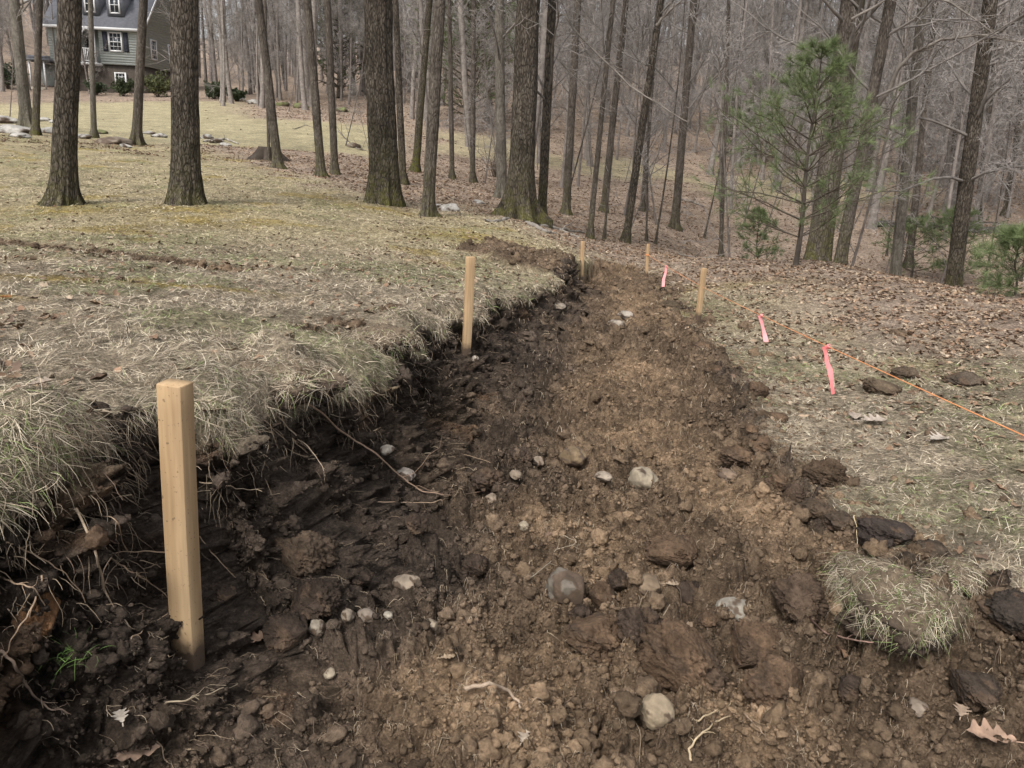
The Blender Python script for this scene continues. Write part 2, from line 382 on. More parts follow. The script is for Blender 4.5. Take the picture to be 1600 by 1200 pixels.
MOSSP = [tuple(hit_surface(a, b, lawn)[:2])+(c, d) for a, b, c, d in ((60, 436, .30, .10), (110, 434, .2, .08), (250, 445, .28, .09), (320, 450, .32, .09), (8, 468, .10, .08))]
def zone(p, q, r, pts):  # soft blob mask around world points
    out = np.zeros(len(p))
    for (cx, cy, rx, ry) in pts: out = np.maximum(out, np.exp(-(((p-cx)/rx)**2+((q-cy)/ry)**2)))
    return out
def lawn_masks(x, y):
    """leaf litter, moss and green share of the unbroken ground"""
    r = np.sqrt(x*x+y*y)
    az = np.degrees(np.arctan2(x, y))
    # litter: woodland floor to the right and behind the trees
    edge = np.interp(az, [-60, -24, -16, -9, -2, 3, 10, 25, 35, 60], [40, 27, 16.5, 13.2, 12.8, 11.5, 9.0, 6.5, 5.5, 5])
    lit = sstep(.8, 1.2, r/edge*(1+.16*fbm(x*.6, y*.6, 4, 15)))
    lawn_far = sstep(.0, .35, 1-np.abs((r-31)/13))*sstep(-4, -9, az)*sstep(-60, -50, az)       # meadow below the house
    lit = lit*(1-.95*np.where((az < -8.5) & (r > 24) & (r < 47), 1, 0)*sstep(-8.0, -9.5, az)) if False else lit
    meadow = sstep(25, 27, r+2*noise2(x*.3, y*.3, 3))*(1-sstep(41, 43, r))*(1-sstep(-11, -7, az))
    meadow = np.maximum(meadow, (1-sstep(58, 62, r))*sstep(25, 27, r)*(1-sstep(-20, -17.5, az)))
    clear = .8*sstep(31, 34, r)*(1-sstep(40, 43, r))*sstep(-8, -6, az)*(1-sstep(22, 30, az))*sstep(-.3, .15, fbm(x*.18, y*.18, 2, 19)+.1)
    wood_left = sstep(12, 14.5, r)*(1-sstep(20, 26, r))*sstep(-19, -15, az)*(1-sstep(-9, -6, az))
    lit = np.clip(np.maximum(lit*(1-meadow)*(1-clear), 0), 0, 1)
    lit = np.maximum(lit, sstep(43, 47, r)*sstep(-22, -17, az))
    far_l = sstep(62, 66, r); lit = np.maximum(lit, far_l)
    green = np.clip(sstep(.05, .6, fbm(x*.9, y*.9, 3, 23))*.9, 0, 1)*(1-lit)
    # greener band on the left lawn and by the string
    green = np.maximum(green, zone(x, y, r, [(-2.2, 5.0, 1.8, .55), (-.6, 5.3, 1.3, .4), (2.6, 4.2, .6, .5), (2.3, 3.3, .45, .4), (2.1, 2.35, .25, .2), (-3.6, 4.9, 1.0, .5)])*.9*(.6+.8*np.clip(fbm(x*3, y*3, 2, 6)+.3, 0, 1)))
    gold = np.clip(sstep(4.6, 8.0, r)*(1-lit), 0, 1)
    moss = sstep(.35, .7, fbm(x*.8+7, y*.8, 3, 29))*sstep(4, 7, r)*(1-sstep(25, 30, r))*.7
    moss = np.maximum(moss, zone(x, y, r, MOSSP))
    mz = zone(x, y, r, [(a, b, .75, .6) for a, b in TREES])*np.clip(.75+.9*fbm(x*2.5, y*2.5, 3, 46), 0, 1); moss = np.maximum(moss, mz)
    return lit, green, gold, moss, np.maximum(meadow, clear)
def lerp(a, b, t): return a*(1-t[:, None])+np.array(b)*t[:, None]
def ground_color(x, y, mk, seed=0):
    lit, green, gold, moss, meadow = lawn_masks(x, y); r = mk['r']
    c = np.tile(np.array([.25, .205, .148]), (len(x), 1))
    c = lerp(c, (.29, .245, .148), gold*.85)
    c = lerp(c, (.17, .17, .08), green*.4)
    c = lerp(c, (.32, .28, .175), meadow)
    c = lerp(c, (.27, .208, .16), lit)
    c = lerp(c, (.24, .175, .045), np.clip(moss*(1-lit*.8), 0, 1)*.8)
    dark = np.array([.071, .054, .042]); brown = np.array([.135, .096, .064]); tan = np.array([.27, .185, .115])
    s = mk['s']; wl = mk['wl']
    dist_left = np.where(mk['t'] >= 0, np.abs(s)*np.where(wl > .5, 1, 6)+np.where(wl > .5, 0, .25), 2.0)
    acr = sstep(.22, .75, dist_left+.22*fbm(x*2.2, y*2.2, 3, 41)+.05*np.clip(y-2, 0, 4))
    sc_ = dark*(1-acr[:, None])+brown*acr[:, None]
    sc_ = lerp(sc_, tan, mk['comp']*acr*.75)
    orange = sstep(.45, .8, fbm(x*4+2, y*4, 3, 88))*mk['face']
    sc_ = lerp(sc_, (.15, .088, .048), orange*.4)
    v = 1+.35*fbm(x*5, y*5, 4, 91)
    sc_ = sc_*np.clip(v, .5, 1.6)[:, None]
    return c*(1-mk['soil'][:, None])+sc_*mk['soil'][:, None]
# graded grid, fine where the ground is close
r_ = np.concatenate([np.linspace(.02, .55, 14)[:-1], np.geomspace(.55, 11, 640)[:-1], np.geomspace(11, 24, 110)[:-1], np.geomspace(24, 260, 110)])
a_ = np.radians(np.concatenate([np.linspace(-180, -48, 60)[:-1], np.linspace(-48, 48, 700), np.linspace(48, 180, 60)[1:]]))
RR, AA = np.meshgrid(r_, a_, indexing='ij')
gx = (RR*np.sin(AA)).ravel(); gy = (RR*np.cos(AA)).ravel()
GP, GM = terrain(gx, gy)
ni, nj = RR.shape; ix = np.arange(ni*nj).reshape(ni, nj)
GF = np.stack([ix[:-1, :-1], ix[:-1, 1:], ix[1:, 1:], ix[1:, :-1]], -1).reshape(-1, 4)
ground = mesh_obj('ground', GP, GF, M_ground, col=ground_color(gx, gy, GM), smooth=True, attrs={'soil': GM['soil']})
tag(ground, kind='structure')
BV = BVHTree.FromPolygons(GP.tolist(), GF.tolist())
def at(px, py):
    """point and normal of the ground seen at a photo pixel"""
    h = BV.ray_cast(Vector(CAM), Vector(ray(px, py)).normalized(), 300)
    if h[0] is None:
        q = hit_surface(px, py, lawn); return q, np.array([0, 0, 1.0])
    n = np.array(h[1]); n = n if n[2] > 0 else -n
    return np.array(h[0]), n
def down(x, y):
    h = BV.ray_cast(Vector((x, y, 60)), Vector((0, 0, -1)), 200)
    return h[0].z if h[0] is not None else float(lawn(np.array([x]), np.array([y]))[0])
def depth(p): return float(np.dot(np.asarray(p)-CAM, FW))
# ------------------------------------------------------------------ house on the rise
def build_house():
    gx0, gy0 = -28.6, 57.6
    P0 = PW(228, 142, 60.0); X1 = P0[0]; Y0 = P0[1]; Z0 = P0[2]-.15       # right front corner at the ground
    px = .05
    root = empty('house', (X1, Y0, Z0)); L = lambda X, Y, Z: (X, Y, Z)     # local coordinates: x to the left is negative, y away
    tag(root, 'grey-green clapboard house with white trimmed windows on the hill behind the lawn', 'house')
    Wd, Dp, Hb, Hs = 7.2, 8.4, 1.95, 2.75
    mclap = flat_mat('clapboard_mat', (.30, .325, .31), .7, .3, 3, .08, 0); mbrick = flat_mat('brick_mat', (.075, .062, .052), .9, .2, 9, .3, .3, .01)
    mslate = flat_mat('slate_mat', (.118, .122, .138), .8, .3, 5, .2, 0); mwhite = flat_mat('white_trim_mat', (.62, .62, .62), .6, .3, 5, .05, 0)
    mshut = flat_mat('shutter_mat', (.03, .032, .045), .6, .3, 9, .1, 0); mglass = flat_mat('dark_glass_mat', (.025, .03, .035), .12, .6, 2, .2, 0)
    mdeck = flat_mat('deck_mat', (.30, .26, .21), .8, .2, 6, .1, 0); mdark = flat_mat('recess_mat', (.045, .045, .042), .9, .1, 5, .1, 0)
    # brick base (one closed box, set back under the siding)
    b = Bag(); b.box((-Wd/2+.9, Dp/2+.08, Hb/2-1.0), (Wd-1.8-.1, Dp-.16, Hb+2.0)); b.build('brick_base', mbrick, root)
    # clapboard storey with lapped boards: the recess of the balcony is left open between the two blocks
    b = Bag(); nb = 15
    def boards(x0, x1, z0, z1, y):
        for i in range(nb):
            za = z0+(z1-z0)*i/nb; zb = z0+(z1-z0)*(i+1)/nb
            V = [(x0, y-.035, za), (x1, y-.035, za), (x1, y, zb), (x0, y, zb), (x0, y+.02, za), (x1, y+.02, za)]
            b.add(V, [np.array([[0, 1, 2, 3], [0, 4, 5, 1]])])
    b.box((-1.65, Dp/2, Hb+Hs/2), (3.3, Dp, Hs)); b.box((-3.3-1.2, Dp/2+.75, Hb+Hs/2), (2.4, Dp-1.5, Hs)); b.box((-6.45, Dp/2, Hb+Hs/2), (1.5, Dp, Hs))
    boards(-3.3, -.0, Hb, Hb+Hs, -.01); boards(-7.2, -5.7, Hb, Hb+Hs, -.01)
    for i in range(nb*2):       # gable side boards up to the ridge
        za = Hb+i*Hs/nb; zb = za+Hs/nb; top = Hb+Hs
        def yr(z): return (0, Dp) if z <= top else ((z-top)/1.0, Dp-(z-top)/1.0)
        (a0, a1), (c0, c1) = yr(za), yr(zb)
        if a1-a0 < .3: break
        b.add([(.045, a0, za), (.045, a1, za), (.01, c1, zb), (.01, c0, zb), (-.02, a0, za), (-.02, a1, za)], [np.array([[0, 1, 2, 3], [0, 4, 5, 1]])])
    top = Hb+Hs; rh = Dp/2
    b.add([(0, 0, top), (0, Dp, top), (0, Dp/2, top+rh), (-Wd, 0, top), (-Wd, Dp, top), (-Wd, Dp/2, top+rh)], [np.array([[0, 1, 2], [3, 5, 4]]), np.array([[0, 2, 5, 3], [1, 4, 5, 2]])])
    b.build('wall', mclap, root)
    # roof slabs
    r = Bag(); e = .35; th = .14
    for sgn in (0, 1):
        ya, yb = (-e, Dp/2) if sgn == 0 else (Dp+e, Dp/2)
        za, zb = top-e+.06, top+rh+.06
        V = [(.3, ya, za), (-Wd-.3, ya, za), (-Wd-.3, yb, zb), (.3, yb, zb)]; V += [(a, b_, c+th) for a, b_, c in V]
        r.add(V, np.array([[0, 1, 2, 3], [4, 7, 6, 5], [0, 4, 5, 1], [1, 5, 6, 2], [2, 6, 7, 3], [3, 7, 4, 0]]))
    roof = r.build('roof', mslate, root)
    t = Bag(); t.box((-Wd/2, -.42, top-.26), (Wd+.7, .06, .2)); 
    for s_ in (0, 1):
        n = 1.0 if s_ == 0 else -1.0
        y0_ = -e if s_ == 0 else Dp+e
        V = [(.31, y0_, top-e-.14), (.31, Dp/2, top+rh-.14), (.31, Dp/2, top+rh+.12), (.31, y0_, top-e+.12)]; V += [(.36, q, c) for a, q, c in V]
        t.add(V, np.array([[0, 1, 2, 3], [4, 7, 6, 5], [0, 4, 5, 1], [1, 5, 6, 2], [2, 6, 7, 3], [3, 7, 4, 0]]))
    t.build('roof_trim', mwhite, root)
    # windows
    def window(cx, cz, w_, h_, y=-.05, side=False, shutters=False):
        f = Bag(); fw = .11
        def bx(bag, x, z, dx, dz, d, off):
            if side: bag.box((.05+off, y+x, z), (d, dx, dz))
            else: bag.box((cx+x, y-off, z), (dx, d, dz))
        for (x, z, dx, dz) in ((-w_/2, cz, fw, h_+fw), (w_/2, cz, fw, h_+fw), (0, cz-h_/2, w_-fw, fw), (0, cz+h_/2, w_-fw, fw), (0, cz, w_-fw, .06)): bx(f, x, z, dx, dz, .09, .03)
        for x in (-w_/6, w_/6):
            bx(f, x, cz, .025, h_-fw, .03, .03)
        for z in (-.25, .25): bx(f, 0, cz+z*h_, w_-fw, .025, .026, .03)
        fo = f.build('window', mwhite, root)
        p = Bag(); bx(p, 0, cz, w_-fw, h_-fw, .02, .012); p.build('pane', mglass, fo)
        if shutters:
            for sx in (-1, 1):
                q = Bag(); bx(q, sx*(w_/2+.32), cz, .36, h_+.1, .05, .02)
                for i in range(12): bx(q, sx*(w_/2+.32), cz-h_/2+(i+.5)*h_/12, .27, .05, .02, .055)
                q.build('shutter', mshut, root)
    window(-2.0, Hb+1.62, .95, 1.3, shutters=True)
    window(1.75, Hb+1.35, .9, 1.4, y=1.75, side=True); window(2.1, .75, .85, 1.05, y=2.1, side=True)
    window(4.9, Hb+1.35, .9, 1.4, y=4.9, side=True)
    window(-1.9, .85, .8, 1.0, y=.05)
    # dormers on the front slope
    for cx in (-2.05, -3.95, -5.85):
        d = Bag(); z0 = top+.75; y0_ = .42; w2, h2 = .62, 1.5
        d.box((cx, y0_+1.0, z0+h2/2), (w2*2, 2.0, h2))
        V = [(cx-w2-.15, y0_-.15, z0+h2), (cx+w2+.15, y0_-.15, z0+h2), (cx, y0_-.15, z0+h2+.55), (cx-w2-.15, y0_+2.6, z0+h2), (cx+w2+.15, y0_+2.6, z0+h2), (cx, y0_+2.6, z0+h2+.55)]
        d.add(V, [np.array([[0, 1, 2], [3, 5, 4]]), np.array([[0, 2, 5, 3], [1, 4, 5, 2], [0, 3, 4, 1]])])
        dm = d.build('dormer', mslate, root)
        g = Bag(); cz = z0+.78; ww, hh = .72, 1.15
        for (x, z, dx, dz) in ((-ww/2, cz, .1, hh+.1), (ww/2, cz, .1, hh+.1), (0, cz-hh/2, ww-.1, .1), (0, cz+hh/2, ww-.1, .1), (0, cz, ww-.1, .05), (0, cz, .04, hh-.1)): g.box((cx+x, y0_-.03, z), (dx, .08 if dx != .04 else .05, dz))
        g.build('dormer_window', mwhite, dm)
        g = Bag(); g.box((cx, y0_-.012, cz), (ww-.1, .02, hh-.1)); g.build('dormer_pane', mglass, dm)
    # balcony in the recess, open arches and railing
    dk = Bag(); dk.box((-4.5, .4, Hb-.06), (2.5, 2.0, .16)); dk.build('balcony_floor', mwhite, root)
    for cx in (-5.55, -4.45, -3.4):
        p = Bag(); p.box((cx, -.5, Hb+1.2), (.09, .09, 2.4)); p.build('porch_post', mwhite, root)
    ar = Bag()
    for c0, c1 in ((-5.5, -4.5), (-4.4, -3.45)):
        cxm = (c0+c1)/2; rr = (c1-c0)/2
        for k in range(12):
            a0 = math.pi*k/12; a1 = math.pi*(k+1)/12; am = (a0+a1)/2
            ar.box((cxm-rr*math.cos(am), -.5, Hb+1.75+.65*math.sin(am)), (rr*.28+.04, .06, .09))
    ar.build('porch_arch', mwhite, root)
    rl = Bag(); rl.box((-4.47, -.5, Hb+1.02), (2.1, .05, .07)); rl.box((-4.47, -.5, Hb+.14), (2.1, .05, .06))
    for i in range(16): rl.box((-5.46+i*.132, -.5, Hb+.57), (.045, .04, .82))
    rl.build('railing', mwhite, root)
    dd = Bag(); dd.box((-4.8, 1.47, Hb+1.05), (.8, .06, 2.05)); dd.box((-3.75, 1.47, Hb+1.35), (.6, .06, 1.2)); dd.build('balcony_door', mglass, root)
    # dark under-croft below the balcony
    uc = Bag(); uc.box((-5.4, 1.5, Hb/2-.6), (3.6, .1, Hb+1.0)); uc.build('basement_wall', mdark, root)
    for cx in (-5.5, -4.1):
        p = Bag(); p.box((cx, -.35, Hb/2-.7), (.12, .12, Hb+1.15)); p.build('basement_post', mdeck, root)
    # low porch on the left end with arches and steps
    pr = Bag(); pr.box((-8.3, 1.0, Hb+.06), (2.6, 3.0, .16)); pr.box((-8.3, 1.0, Hb+.26), (2.0, 2.3, .2)); pr.build('porch_roof', mslate, root)
    wl_ = Bag(); wl_.box((-8.3, 2.4, .9), (2.3, .12, 2.0)); wl_.build('porch_wall', mclap, root)
    for cx in (-9.35, -8.75, -7.6):
        p = Bag(); p.box((cx, -.3, .95), (.1, .1, 1.9)); p.build('porch_post', mwhite, root)
    st = Bag()
    for i in range(5): st.box((-8.4, -.75-i*.28, .0-.15*i-.25), (2.0, .3, .5))
    st.build('steps', mdeck, root)
    return root
house = build_house()

# ------------------------------------------------------------------ trees
def bark_mat(name, dark, light, moss=.0, ridge=1.0, lich=.2):
    mt, nt, b = base_mat(name, .92, .15)
    tc = N(nt, 'ShaderNodeTexCoord'); mp = N(nt, 'ShaderNodeMapping'); mp.inputs['Scale'].default_value = (1, 1, .30)
    nt.links.new(tc.outputs['Object'], mp.inputs[0])
    n1 = N(nt, 'ShaderNodeTexNoise', Scale=22.0, Detail=9, Roughness=.7, Distortion=.6); nt.links.new(mp.outputs[0], n1.inputs['Vector'])
    v = N(nt, 'ShaderNodeTexVoronoi', Scale=34.0, feature='DISTANCE_TO_EDGE'); nt.links.new(mp.outputs[0], v.inputs['Vector'])
    n2 = noise_node(nt, 1.3, 4, .6); n3 = noise_node(nt, 16, 5, .7)
    c1 = ramp(nt, n1.outputs[0], [(.33, dark), (.66, light)])
    rv = ramp(nt, v.outputs['Distance'], [(0, .35), (.22, 1.0)])
    c = mult(nt, c1.outputs[0], rv.outputs[0], ridge)
    r2 = ramp(nt, n2.outputs[0], [(.35, .7), (.65, 1.3)]); c = mult(nt, c, r2.outputs[0])
    mx = N(nt, 'ShaderNodeMix', data_type='RGBA'); r3 = ramp(nt, n3.outputs[0], [(.60, 0), (.70, 1)])
    mm = N(nt, 'ShaderNodeMath', operation='MULTIPLY'); mm.inputs[1].default_value = lich; nt.links.new(r3.outputs[0], mm.inputs[0])
    nt.links.new(mm.outputs[0], mx.inputs[0]); nt.links.new(c, mx.inputs[6]); mx.inputs[7].default_value = (.30, .31, .27, 1)
    # moss low on the trunk, from a vertex attribute
    at = N(nt, 'ShaderNodeAttribute', attribute_name='moss'); m2 = N(nt, 'ShaderNodeMix', data_type='RGBA')
    nm = noise_node(nt, 9, 6, .7); rm = ramp(nt, nm.outputs[0], [(.40, 0), (.6, 1)]); ml = N(nt, 'ShaderNodeMath', operation='MULTIPLY')
    nt.links.new(at.outputs['Fac'], ml.inputs[0]); nt.links.new(rm.outputs[0], ml.inputs[1]); nt.links.new(ml.outputs[0], m2.inputs[0])
    nt.links.new(mx.outputs[2], m2.inputs[6]); m2.inputs[7].default_value = (.10, .098, .022, 1)
    nt.links.new(m2.outputs[2], b.inputs['Base Color'])
    p = bump(nt, b, n1.outputs[0], 1.0, .03); bump(nt, b, rv.outputs[0], .8, .02, p)
    return mt
M_bark = bark_mat('furrowed_bark_mat', (.045, .036, .028), (.155, .130, .105), lich=.35)
M_bark_pale = bark_mat('pale_bark_mat', (.095, .082, .066), (.21, .19, .162), ridge=.35, lich=.3)
M_bark_mid = bark_mat('grey_brown_bark_mat', (.06, .049, .040), (.165, .14, .118), ridge=.6, lich=.25)
M_bark_pine = bark_mat('pine_bark_mat', (.04, .034, .027), (.10, .085, .07), ridge=.4, lich=.1)

def branch_level(S, D, L, R, nseg, wob, trop, g, tip=.25):
    """grow one level: starts S, dirs D, lengths L, radii R -> polylines (M,n,3), radii (M,n)"""
    M = len(S); P = np.zeros((M, nseg+1, 3)); P[:, 0] = S; d = nrm(D)
    for i in range(nseg):
        d = nrm(d+g.normal(0, wob, (M, 3))+np.array([0, 0, trop])); P[:, i+1] = P[:, i]+d*(L/nseg)[:, None]
    tt = np.linspace(0, 1, nseg+1); Rr = R[:, None]*(1-(1-tip)*tt)[None]
    return P, Rr
def children(P, Rr, L, n, tmin, tmax, amin, amax, lr, rr, g, power=.6):
    M, K, _ = P.shape
    t = g.uniform(tmin, tmax, (M, n)); f = t*(K-1); i = np.minimum(f.astype(int), K-2); fr = f-i
    mi = np.arange(M)[:, None]
    S = P[mi, i]*(1-fr[..., None])+P[mi, i+1]*fr[..., None]
    T = nrm(P[mi, i+1]-P[mi, i]); rad = Rr[mi, i]*(1-fr)+Rr[mi, i+1]*fr
    rv = g.normal(0, 1, T.shape); pv = nrm(rv-(rv*T).sum(-1, keepdims=True)*T)
    a = np.radians(g.uniform(amin, amax, t.shape))[..., None]
    D = T*np.cos(a)+pv*np.sin(a)
    Lc = L[:, None]*lr*(1-power*t)*g.uniform(.6, 1.2, t.shape)
    return S.reshape(-1, 3), D.reshape(-1, 3), Lc.ravel(), (rad*rr).ravel()
def crown(g, trunkP, trunkR, H, c0, nl, ns, nt_, limb_len, scale_tw=1.0, rmax=.030):
    """limbs, sub-branches and twigs of a leafless tree as one Bag"""
    b = Bag()
    S, D, L, R = children(trunkP[None], trunkR[None], np.array([limb_len]), nl, c0, .97, 30, 75, 1.0, .28, g, power=.45)
    R = np.clip(R, .008, rmax)
    P1, R1 = branch_level(S, D, L, R, 6, .16, .05, g); V, F = tubes(P1, R1, 5); b.add(V, F, (.165, .148, .135))
    S, D, L2, R2 = children(P1, R1, L, ns, .15, 1.0, 25, 65, .55, .55, g); R2 = np.clip(R2, .007*scale_tw, .03)
    P2, Rr2 = branch_level(S, D, L2, R2, 4, .22, .02, g, .4); V, F = tubes(P2, Rr2, 3); b.add(V, F, (.215, .195, .182))
    S, D, L3, R3 = children(P2, Rr2, L2, nt_, .1, 1.0, 20, 65, .6, .6, g); R3 = np.clip(R3, .0045*scale_tw, .009*scale_tw)
    P3, Rr3 = branch_level(S, D, L3, R3, 3, .25, 0, g, .5); V, F = tubes(P3, Rr3, 3); b.add(V, F, (.272, .248, .232))
    S, D, L4, R4 = children(P3, Rr3, np.maximum(L3, .35), 2, .2, .95, 20, 60, .6, .7, g); R4 = np.clip(R4, .0035*scale_tw, .007*scale_tw)
    P4, Rr4 = branch_level(S, D, L4, R4, 2, .25, 0, g, .6); V, F = tubes(P4, Rr4, 3); b.add(V, F, (.315, .288, .27))
    return b
def trunk_mesh(base, top, H, r0, g, k=40, step=.06, flare=1.5, ridge=.05, moss=.5, vis=5.0, curve=.0, tip=.3, cleft=0):
    """base/top world points give the lean; local origin at base"""
    d = (top-base)/max((top-base)[2], .1); n = int(vis/step); zs = np.concatenate([[-.35, -.15], np.linspace(0, vis, n), np.linspace(vis, H, 14)[1:]])
    cen = np.stack([d[0]*zs+curve*np.sin(zs*.55)*.25, d[1]*zs+curve*np.cos(zs*.4)*.15-curve*.15, zs], 1)
    wob = .02*np.stack([noise2(zs*.8, zs*0+g.uniform(0, 99), 5), noise2(zs*.8, zs*0+g.uniform(0, 99), 6), zs*0], 1)*min(1, r0*5); cen = cen+wob
    rad = r0*(1-(1-tip)*np.clip(zs/H, 0, 1)**.9)*(1+(flare-.85)*np.exp(-np.maximum(zs, 0)/(r0*1.3)))
    a = np.arange(k)*2*math.pi/k; A, Z = np.meshgrid(a, zs); sd_ = int(g.integers(1, 9999))
    ca, sa = np.cos(A), np.sin(A)
    per = 3.0
    q = fbm(ca*per+Z*.5, sa*per+sd_*.37, 2, sd_)                             # broad lobes
    fl = np.exp(-np.maximum(Z, 0)/(r0*1.5))*(.55*noise2(ca*2.1+5, sa*2.1+5, sd_+3)+.2*noise2(ca*4.5, sa*4.5, sd_+4))*(1.7 if flare > 1.3 else .5)
    rib = 0
    if k >= 40:
        ang = A*(r0*2*math.pi*18)/(2*math.pi)
        w_ = noise2(A*9+.8*noise2(Z*3, A*2, sd_), Z*1.4, sd_+8)
        n2_ = np.abs(noise2(ca*r0*26+9, sa*r0*26+Z*1.1, sd_+11))
        n3_ = noise2(ca*r0*60, sa*r0*60+Z*3.2, sd_+12)
        rib = -ridge*1.0*np.exp(-(n2_/.12)**2)+ridge*.5*n3_
    Rr = rad[:, None]*(1+.05*q+fl+rib)
    if cleft: Rr = Rr*(1-cleft*np.exp(-((np.mod(A-4.5+.25*Z*.3+math.pi, 2*math.pi)-math.pi)/.22)**2)-cleft*.7*np.exp(-((np.mod(A-5.35-.1*Z+math.pi, 2*math.pi)-math.pi)/.13)**2))
    V = np.stack([cen[:, 0:1]+Rr*ca, cen[:, 1:2]+Rr*sa, np.broadcast_to(cen[:, 2:3], Rr.shape)], -1).reshape(-1, 3)
    idx = np.arange(len(zs)*k).reshape(len(zs), k); j = (np.arange(k)+1) % k
    F = np.stack([idx[:-1], idx[:-1][:, j], idx[1:][:, j], idx[1:]], -1).reshape(-1, 4)
    mo = np.clip(moss*np.exp(-np.maximum(Z, 0)/(.22+moss*.5))*1.6+moss*.45*np.clip(np.cos(A-5.9), 0, 1)**2*(moss > .6), 0, 1).ravel()
    return V, F, mo, cen, rad
def fg_tree(bx, by, z, tx, wpx, label, mat, name='bare_tree', cat='tree', group=None, H=15, c0=.38, nl=14, tip=.35, ty=0, flare=1.45, moss=.5, ridge=.05, curve=0, ns=5, nt_=4, limb=3.2, cleft=0, seed=None, dense=True):
    g = np.random.default_rng(int(bx*7+by*3) if seed is None else seed)
    base, _n = at(bx, by); zz = depth(base) if z is None else z
    if z is not None: base = PW(bx, by, z); base[2] = down(base[0], base[1])
    else: zz = depth(base)
    rt_ = ray(tx, ty); topp = CAM+rt_*(base[1]/rt_[1]); r0 = wpx/F_PX*zz/2*.86
    big = wpx > 14
    V, F, mo, cen, rad = trunk_mesh(base, topp, H, r0, g, 64 if wpx > 35 else (40 if big else 12), .05 if big else .25, flare, ridge, moss, 5.0 if zz < 15 else 8.0, curve, tip, cleft)
    root = empty(name, base); tag(root, label, cat, group)
    mesh_obj('trunk', V, F, mat, root, smooth=True, attrs={'moss': mo})
    if nl:
        cr = crown(g, cen, rad, H, min(c0+(.12 if H > 10 else 0), .6), nl, ns, nt_, limb); cr.build('crown', M_twig, root)
    return root, base, zz
G1 = 'slender bare trees at the edge of the lawn'
T = []
fg_tree(100, 320, None, 108, 41, 'dark lichen-spotted trunk nearest the left edge of the lawn, left of the thick furrowed trunk', M_bark, moss=.35, tip=.45, c0=.5, flare=1.35)
fg_tree(290, 319, None, 288, 49, 'thick furrowed trunk alone on the lawn in front of the right side of the house', M_bark, moss=.35, ridge=.075, tip=.45, c0=.5, flare=1.3, seed=7)
fg_tree(40, 182, 23, 22, 20, 'pale smooth trunk at the left edge beside the lawn rocks', M_bark_pale, moss=.3, c0=.2, nl=12)
fg_tree(55, 208, 20.5, 62, 13, 'thinner leaning grey trunk crossing the pale trunk at the left edge', M_bark_mid, moss=.6, c0=.25, nl=12)
fg_tree(145, 197, 22, 141, 10, 'slim pale trunk in front of the house balcony', M_bark_pale, moss=.5, c0=.3, nl=10)
fg_tree(213, 222, 21, 224, 17, 'grey trunk standing in front of the house corner between the two dark trunks', M_bark_mid, moss=.4, c0=.3, nl=11)
fg_tree(435, 262, 17, 404, 16, 'left-leaning grey trunk beside the dark stump', M_bark_mid, moss=.4, c0=.2, nl=14)
fg_tree(420, 240, 19, 414, 6, 'thin stem standing just left of the left-leaning trunk', M_bark_mid, moss=.2, c0=.25, nl=8)
fg_tree(502, 276, 16, 480, 16, 'straight grey trunk leaning slightly left, bark pale at its foot', M_bark_mid, moss=.5, c0=.25, nl=12)
fg_tree(523, 261, 17, 512, 14, 'grey trunk close behind the right of the leaning pair', M_bark_mid, moss=.4, c0=.25, nl=12)
fg_tree(600, 318, None, 590, 52, 'broad cleft double-stemmed trunk with moss at its foot in the middle left', M_bark, moss=.55, ridge=.085, tip=.6, c0=.5, flare=1.25, cleft=.13)
fg_tree(630, 275, 17, 618, 13, 'dark trunk just behind the right of the broad cleft trunk', M_bark, moss=.4, c0=.25, nl=10)
fg_tree(649, 244, 22, 668, 14, 'dark mossy trunk leaning right at the lower edge of the meadow', M_bark, moss=.9, c0=.25, nl=10, ty=40)
fg_tree(668, 338, None, 688, 22, 'grey trunk leaning right beside the pale flat rock', M_bark_mid, moss=.45, tip=.5, c0=.35, nl=12, flare=1.35)
fg_tree(707, 268, 22, 702, 9, 'narrow trunk behind the pale flat rock, left of its twin', M_bark_mid, moss=.4, c0=.2, nl=10)
fg_tree(739, 272, 22, 740, 10, 'narrow trunk behind the pale flat rock, right of its twin', M_bark_mid, moss=.4, c0=.2, nl=12)
fg_tree(784, 308, 17.5, 780, 19, 'pale grey trunk just left of the thick scaly trunk', M_bark_pale, moss=.2, c0=.2, nl=12)
fg_tree(812, 342, None, 826, 45, 'thick scaly trunk with exposed grey roots in the middle of the picture', M_bark, moss=.5, ridge=.06, tip=.5, c0=.45, flare=1.5, seed=3)
big_tree = bpy.data.objects[-1] if False else None
fg_tree(846, 342, 13, 863, 17, 'dark trunk hard against the right of the thick scaly trunk, with long drooping boughs', M_bark, moss=.5, c0=.22, nl=14)
fg_tree(886, 306, 17, 903, 15, 'grey trunk right of the dark trunk with the drooping boughs', M_bark_mid, moss=.5, c0=.2, nl=12)
fg_tree(921, 372, None, 958, 10, 'slim grey trunk leaning right behind the far left stake', M_bark_mid, moss=.4, c0=.2, nl=12)
fg_tree(944, 374, None, 962, 5, 'very thin stem beside the slim leaning trunk', M_bark_mid, moss=.3, c0=.3, nl=6, H=8, ty=170)
fg_tree(944, 316, 19, 978, 13, 'grey trunk standing in the leaf litter behind the thin stem', M_bark_mid, moss=.5, c0=.2, nl=12)
fg_tree(977, 379, None, 1033, 14, 'dark trunk leaning strongly right in the middle of the wood edge', M_bark, moss=.3, c0=.25, nl=13)
fg_tree(1010, 377, None, 1013, 4, 'thin sapling behind the farthest stake', M_bark_mid, moss=.2, c0=.15, nl=8, H=5, ty=200, limb=1.2)
fg_tree(1024, 381, None, 1040, 4, 'crooked sapling right of the farthest stake', M_bark_mid, moss=.2, c0=.15, nl=8, H=4, ty=230, limb=1.0, curve=.4)
